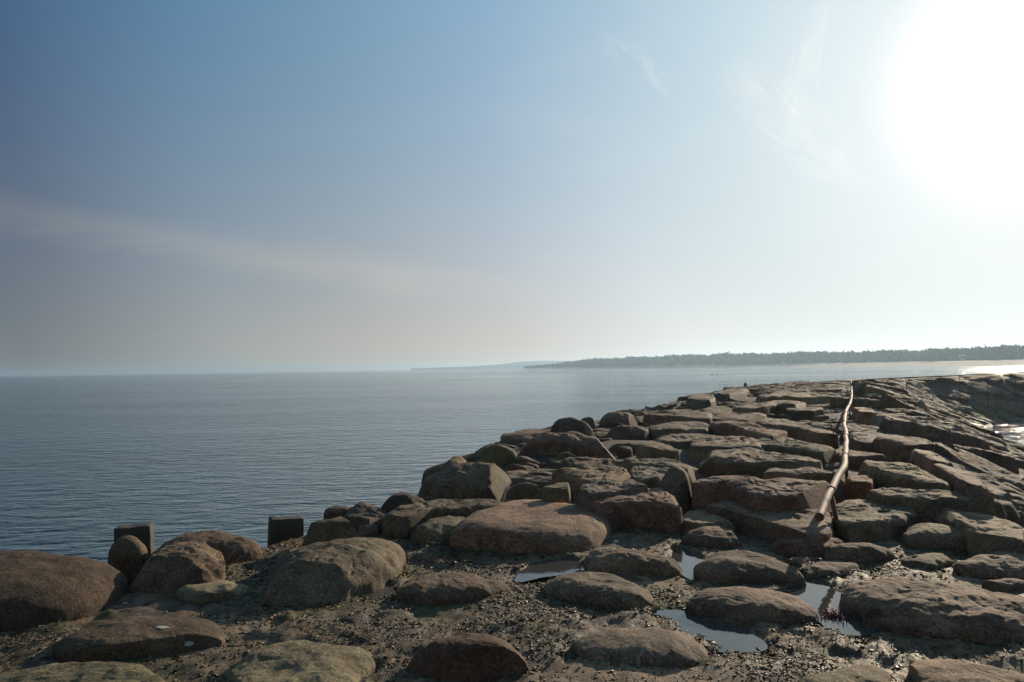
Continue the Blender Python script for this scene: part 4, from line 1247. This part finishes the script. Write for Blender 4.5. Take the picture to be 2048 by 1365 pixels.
# ------------------------------------------------------------------ bent handrail
RPX = [(1641, 1036, .36), (1649, 1012, .39), (1655, 1000, .41), (1664, 975, .44), (1676, 952, .46), (1685, 938, .48), (1689, 922, .48), (1692, 895, .48), (1691, 870, .48), (1689, 845, .50), (1692, 824, .50), (1699, 810, .50), (1703, 798, .50), (1703.5, 782, .50), (1703, 764, .50)]
pts = []
for a, b, h in RPX:
    q = on_plane(a, b, TOP + h)
    pts.append(q)
rp = np.array(pts)
last = rp[-1]
far = [last + np.array([.9, 2.2, 0]), last + np.array([3.0, 4.4, .02]), last + np.array([6.0, 6.2, .05]), last + np.array([10, 7.6, .12]), last + np.array([15, 8.8, .22]), last + np.array([22, 9.9, .30]), last + np.array([34, 11.2, .34])]
rp = np.vstack([rp, far])


def catmull(P, per=8):
    out = []
    n = len(P)
    for i in range(n - 1):
        p0, p1, p2, p3 = P[max(i - 1, 0)], P[i], P[i + 1], P[min(i + 2, n - 1)]
        for k2 in range(per):
            t = k2 / per
            out.append(.5 * ((2 * p1) + (-p0 + p2) * t + (2 * p0 - 5 * p1 + 4 * p2 - p3) * t * t + (-p0 + 3 * p1 - 3 * p2 + p3) * t ** 3))
    out.append(P[-1])
    return np.array(out)


rc = catmull(rp, 8)
rc = rc + .010 * np.stack([vnoise(rc * 1.7, 91), vnoise(rc * 1.7, 92), vnoise(rc * 1.7, 93)], -1)
rail = empty('handrail', (float(rp[0][0]), float(rp[0][1]), TOP), label='low rusty pipe handrail, bent out of line, running along the breakwater', category='handrail')
RO = np.array([rp[0][0], rp[0][1], TOP])
link('pipe', tube_mesh('pipe', rc - RO, .034, 16), M_rust, rail)
acc = np.concatenate([[0], np.cumsum(np.linalg.norm(np.diff(rc, axis=0), axis=1))])


def rail_at(s_):
    p = np.array([np.interp(s_, acc, rc[:, k2]) for k2 in range(3)])
    q = np.array([np.interp(s_ + .05, acc, rc[:, k2]) for k2 in range(3)])
    d = (q - p); return p, d / np.linalg.norm(d)


for s_ in (1.0, 3.4, 6.0, 8.6, 11.5, 14.5, 18, 22, 27, 33):
    p, d = rail_at(s_)
    link('collar', tube_mesh('collar', [p - RO - d * .035, p - RO - d * .015, p - RO + d * .015, p - RO + d * .035], [.039, .043, .043, .039], 16), M_rust, rail, color=(.7, .7, .7, 1))
s_ = .95
while s_ < acc[-1] - .5:
    p, d = rail_at(s_)
    if d[2] < 9:
        side = np.array([.10, .05, 0]) if s_ < 2 else np.array([.015, 0, 0])
        foot = p + side; foot[2] = gz(foot[0], foot[1]) - .25
        link('post', tube_mesh('post', [p - RO - np.array([0, 0, .03]), (p + foot) / 2 - RO + side * .2, foot - RO], [.021, .021, .021], 10), M_rust, rail)
    s_ += 2.6 if s_ < 8 else (3.0 if s_ < 40 else 2.35)
# the loose U-shaped clamp hanging from the pipe
p, d = rail_at(8.55)
sidev = np.cross(d, [0, 0, 1.0]); sidev /= np.linalg.norm(sidev)
loop = [p + sidev * (-.05 - .07 * math.sin(a)) * 1.0 + np.array([0, 0, .05 - .26 * (a / math.pi)]) for a in np.linspace(0, math.pi, 12)]
link('clamp', tube_mesh('clamp', np.array(loop) - RO, .011, 8), M_rust, rail)

# ------------------------------------------------------------------ marks on the stones
def ground_hit(px, py, h): return on_ground(px, py, h)


M_mark = plain('carved_groove', (.012, .010, .009), .9)
M_white = plain('gull_droppings', (.42, .42, .38), .9)
strokes = [((1437, 961), (1443, 964.5)), ((1443, 964.5), (1448, 965)), ((1446.5, 960.5), (1451, 964)), ((1450.5, 959.5), (1453.5, 963.5)), ((1454, 959.5), (1457, 962)), ((1457, 960.8), (1465, 959.6))]
bpy.context.view_layer.update()
DG = bpy.context.evaluated_depsgraph_get()


def hit(px, py):
    d = ray(px, py).normalized()
    o = Vector((0, 0, EYE)); 
    for _ in range(8):
        ok, loc, nr_, _i, ob, _m = S.ray_cast(DG, o, d)
        if not ok: return None
        if ob.name == 'haze' or ob.name.startswith('haze'):
            o = loc + d * .001; continue
        return loc, nr_
    return None


Vs, Fs, off = [], [], 0
for (a, b), (c_, d_) in strokes:
    A_, B_ = hit(a, b), hit(c_, d_)
    if not A_ or not B_: continue
    n_ = A_[1]; p0, p1 = A_[0] + n_ * .004, B_[0] + B_[1] * .004
    if (p1 - p0).length > .4: continue
    sdv = (p1 - p0).cross(n_).normalized() * .010
    k4 = [p0 - sdv, p0 + sdv, p1 + sdv, p1 - sdv]
    dn = [v - n_ * .012 for v in k4]
    Vs += [tuple(v) for v in k4 + dn]
    Fs += [[off, off + 1, off + 2, off + 3], [off, off + 4, off + 5, off + 1], [off + 1, off + 5, off + 6, off + 2], [off + 2, off + 6, off + 7, off + 3], [off + 3, off + 7, off + 4, off]]
    off += 8
if Vs: link('carved_mark', make_mesh('carved_mark', np.array(Vs) - BW, np.array(Fs), False), M_mark, breakwater)
r = np.random.default_rng(8)
Vs, Fs, off = [], [], 0
for (px, py, w, hh, n) in ((325, 1256, 16, 3, 1), (378, 1288, 10, 6, 1), (1460, 1081, 3, 7, 1), (1232, 1084, 6, 3, 1), (868, 1086, 12, 3, 1), (250, 1208, 6, 2, 1), (1800, 1094, 2, 2, 1)):
    ring = []
    c0 = hit(px, py)
    if not c0: continue
    for a in np.linspace(0, 2 * np.pi, 14, endpoint=False):
        k2 = r.uniform(.65, 1.2)
        q = hit(px + w * math.cos(a) * k2, py + hh * math.sin(a) * k2)
        ring.append(q[0] + q[1] * .005 if q and (q[0] - c0[0]).length < .3 else c0[0] + c0[1] * .005)
    Vs += [tuple(v) for v in ring] + [tuple(c0[0] + c0[1] * .008)]
    Fs += [[off + k2, off + (k2 + 1) % 14, off + 14] for k2 in range(14)]
    off += 15
link('droppings', make_mesh('droppings', np.array(Vs) - BW, np.array(Fs)), M_white, breakwater, kind='stuff')

# ------------------------------------------------------------------ tiny far things
def person(x, y, z, lab, mat_c, mat_l, h=1.8, yaw=0.0, stride=.16):
    """walking figure: one continuous skinned body"""
    root = None
    vs = [(0, 0, .95), (0, 0, 1.2), (0, 0, 1.42), (0, 0, 1.52), (0, .01, 1.62), (0, .015, 1.74),
          (.10, 0, .90), (.11, stride, .50), (.11, stride * 1.0, .07), (.11, stride + .14, .03),
          (-.10, 0, .90), (-.11, -stride * .6, .50), (-.11, -stride * 1.5, .09), (-.11, -stride * 1.5 + .14, .03),
          (.19, 0, 1.40), (.24, -.08, 1.12), (.23, .04, .90), (.23, .07, .80),
          (-.19, 0, 1.40), (-.24, .08, 1.12), (-.23, .16, .92), (-.23, .19, .83)]
    es = [(0, 1), (1, 2), (2, 3), (3, 4), (4, 5), (0, 6), (6, 7), (7, 8), (8, 9), (0, 10), (10, 11), (11, 12), (12, 13), (2, 14), (14, 15), (15, 16), (16, 17), (2, 18), (18, 19), (19, 20), (20, 21)]
    rs = [.15, .16, .15, .06, .10, .08, .10, .075, .05, .04, .10, .075, .05, .04, .075, .055, .045, .035, .075, .055, .045, .035]
    me = bpy.data.meshes.new('person')
    me.from_pydata(vs, es, [])
    o = bpy.data.objects.new('person', me)
    COL.objects.link(o)
    md = o.modifiers.new('Skin', 'SKIN')
    for i, rr_ in enumerate(rs): me.skin_vertices[0].data[i].radius = (rr_, rr_ * .8)
    me.skin_vertices[0].data[0].use_root = True
    sb = o.modifiers.new('Sub', 'SUBSURF'); sb.levels = 1; sb.render_levels = 1
    me.materials.append(mat_c)
    o.location = (x, y, z); o.rotation_euler = (0, 0, yaw); o.scale = (h / 1.8,) * 3
    o['label'] = lab; o['category'] = 'person'; o['group'] = 'walkers on the far beach'
    return o


def shore_obj(px, inl):
    x, y = shore_pt(px, inl)
    z = np.interp(inl, [p[0] for p in prof], [p[1] for p in prof])
    return x, y, z


M_coat1 = plain('dark_coat', (.025, .025, .035)); M_coat2 = plain('brown_coat', (.05, .035, .028))
x, y, z = shore_obj(1900.5, 22); person(x, y, z, 'walker in dark clothes, left one of the pair on the beach', M_coat1, M_coat1, 1.85, 1.2)
x, y, z = shore_obj(1905, 24); person(x, y, z, 'walker in brown clothes, right one of the pair on the beach', M_coat2, M_coat2, 1.9, 1.4)
x, y, z = shore_obj(1444, 16)
mp = empty('marker_post', (x, y, z), label='lone dark marker post near the middle of the far beach', category='post')
link('pole', tube_mesh('pole', [(0, 0, -.3), (0, 0, 1.5), (0, 0, 3.0)], [.28, .26, .22], 8), M_coat1, mp)
link('top_mark', tube_mesh('top_mark', [(0, 0, 2.6), (0, 0, 3.0), (0, 0, 3.5)], [.5, .55, .2], 8), M_coat1, mp)

# two ducks on the water, far off
M_duck = plain('dark_plumage', (.03, .028, .025))
def duck(px, py, lab, yaw):
    q = on_plane(px, py, 0)
    x, y = q[0], q[1]
    vs = [(-.34, 0, .10), (-.20, 0, .09), (0, 0, .08), (.17, 0, .10), (.25, 0, .19), (.28, 0, .29), (.36, 0, .31), (.46, 0, .28)]
    me = bpy.data.meshes.new('duck'); me.from_pydata(vs, [(i, i + 1) for i in range(7)], [])
    o = bpy.data.objects.new('duck', me); COL.objects.link(o)
    o.modifiers.new('Skin', 'SKIN')
    for i, rr_ in enumerate([.03, .10, .14, .11, .055, .055, .045, .015]): me.skin_vertices[0].data[i].radius = (rr_, rr_ * .8)
    me.skin_vertices[0].data[2].use_root = True
    sb = o.modifiers.new('Sub', 'SUBSURF'); sb.levels = 1; sb.render_levels = 1
    me.materials.append(M_duck)
    o.location = (x, y, 0); o.rotation_euler = (0, 0, yaw); o.scale = (1.5,) * 3
    o['label'] = lab; o['category'] = 'duck'; o['group'] = 'ducks swimming off the breakwater'


duck(1424, 750.5, 'smaller-looking duck, left of the two on the water', 0.3)
duck(1432.5, 750.5, 'duck on the water, right of the two', 0.2)

# a white roof showing among the trees
x, y = shore_pt(1922, 104)
zr = EYE + (hor(1922) - 712) / F * y
hs = empty('house', (x, y, 3.4), label='small pale-roofed house showing among the trees', category='house')
M_wh = plain('white_paint', (.75, .74, .70), .6); M_wall = plain('grey_wall', (.35, .34, .31))
link('wall', rounded_box('wall', 4.6, 5.0, zr - 3.4, .05, 3, .0), M_wall, hs, loc=(0, 0, (zr - 3.4) / 2))
rv = [(-2.7, -2.9, zr - 3.4), (2.7, -2.9, zr - 3.4), (2.7, 2.9, zr - 3.4), (-2.7, 2.9, zr - 3.4), (-2.3, 0, zr - 1.9), (2.3, 0, zr - 1.9)]
me = bpy.data.meshes.new('roof'); me.from_pydata(rv, [], [(0, 1, 5, 4), (2, 3, 4, 5), (1, 2, 5), (3, 0, 4), (3, 2, 1, 0)])
link('roof', me, M_wh, hs)
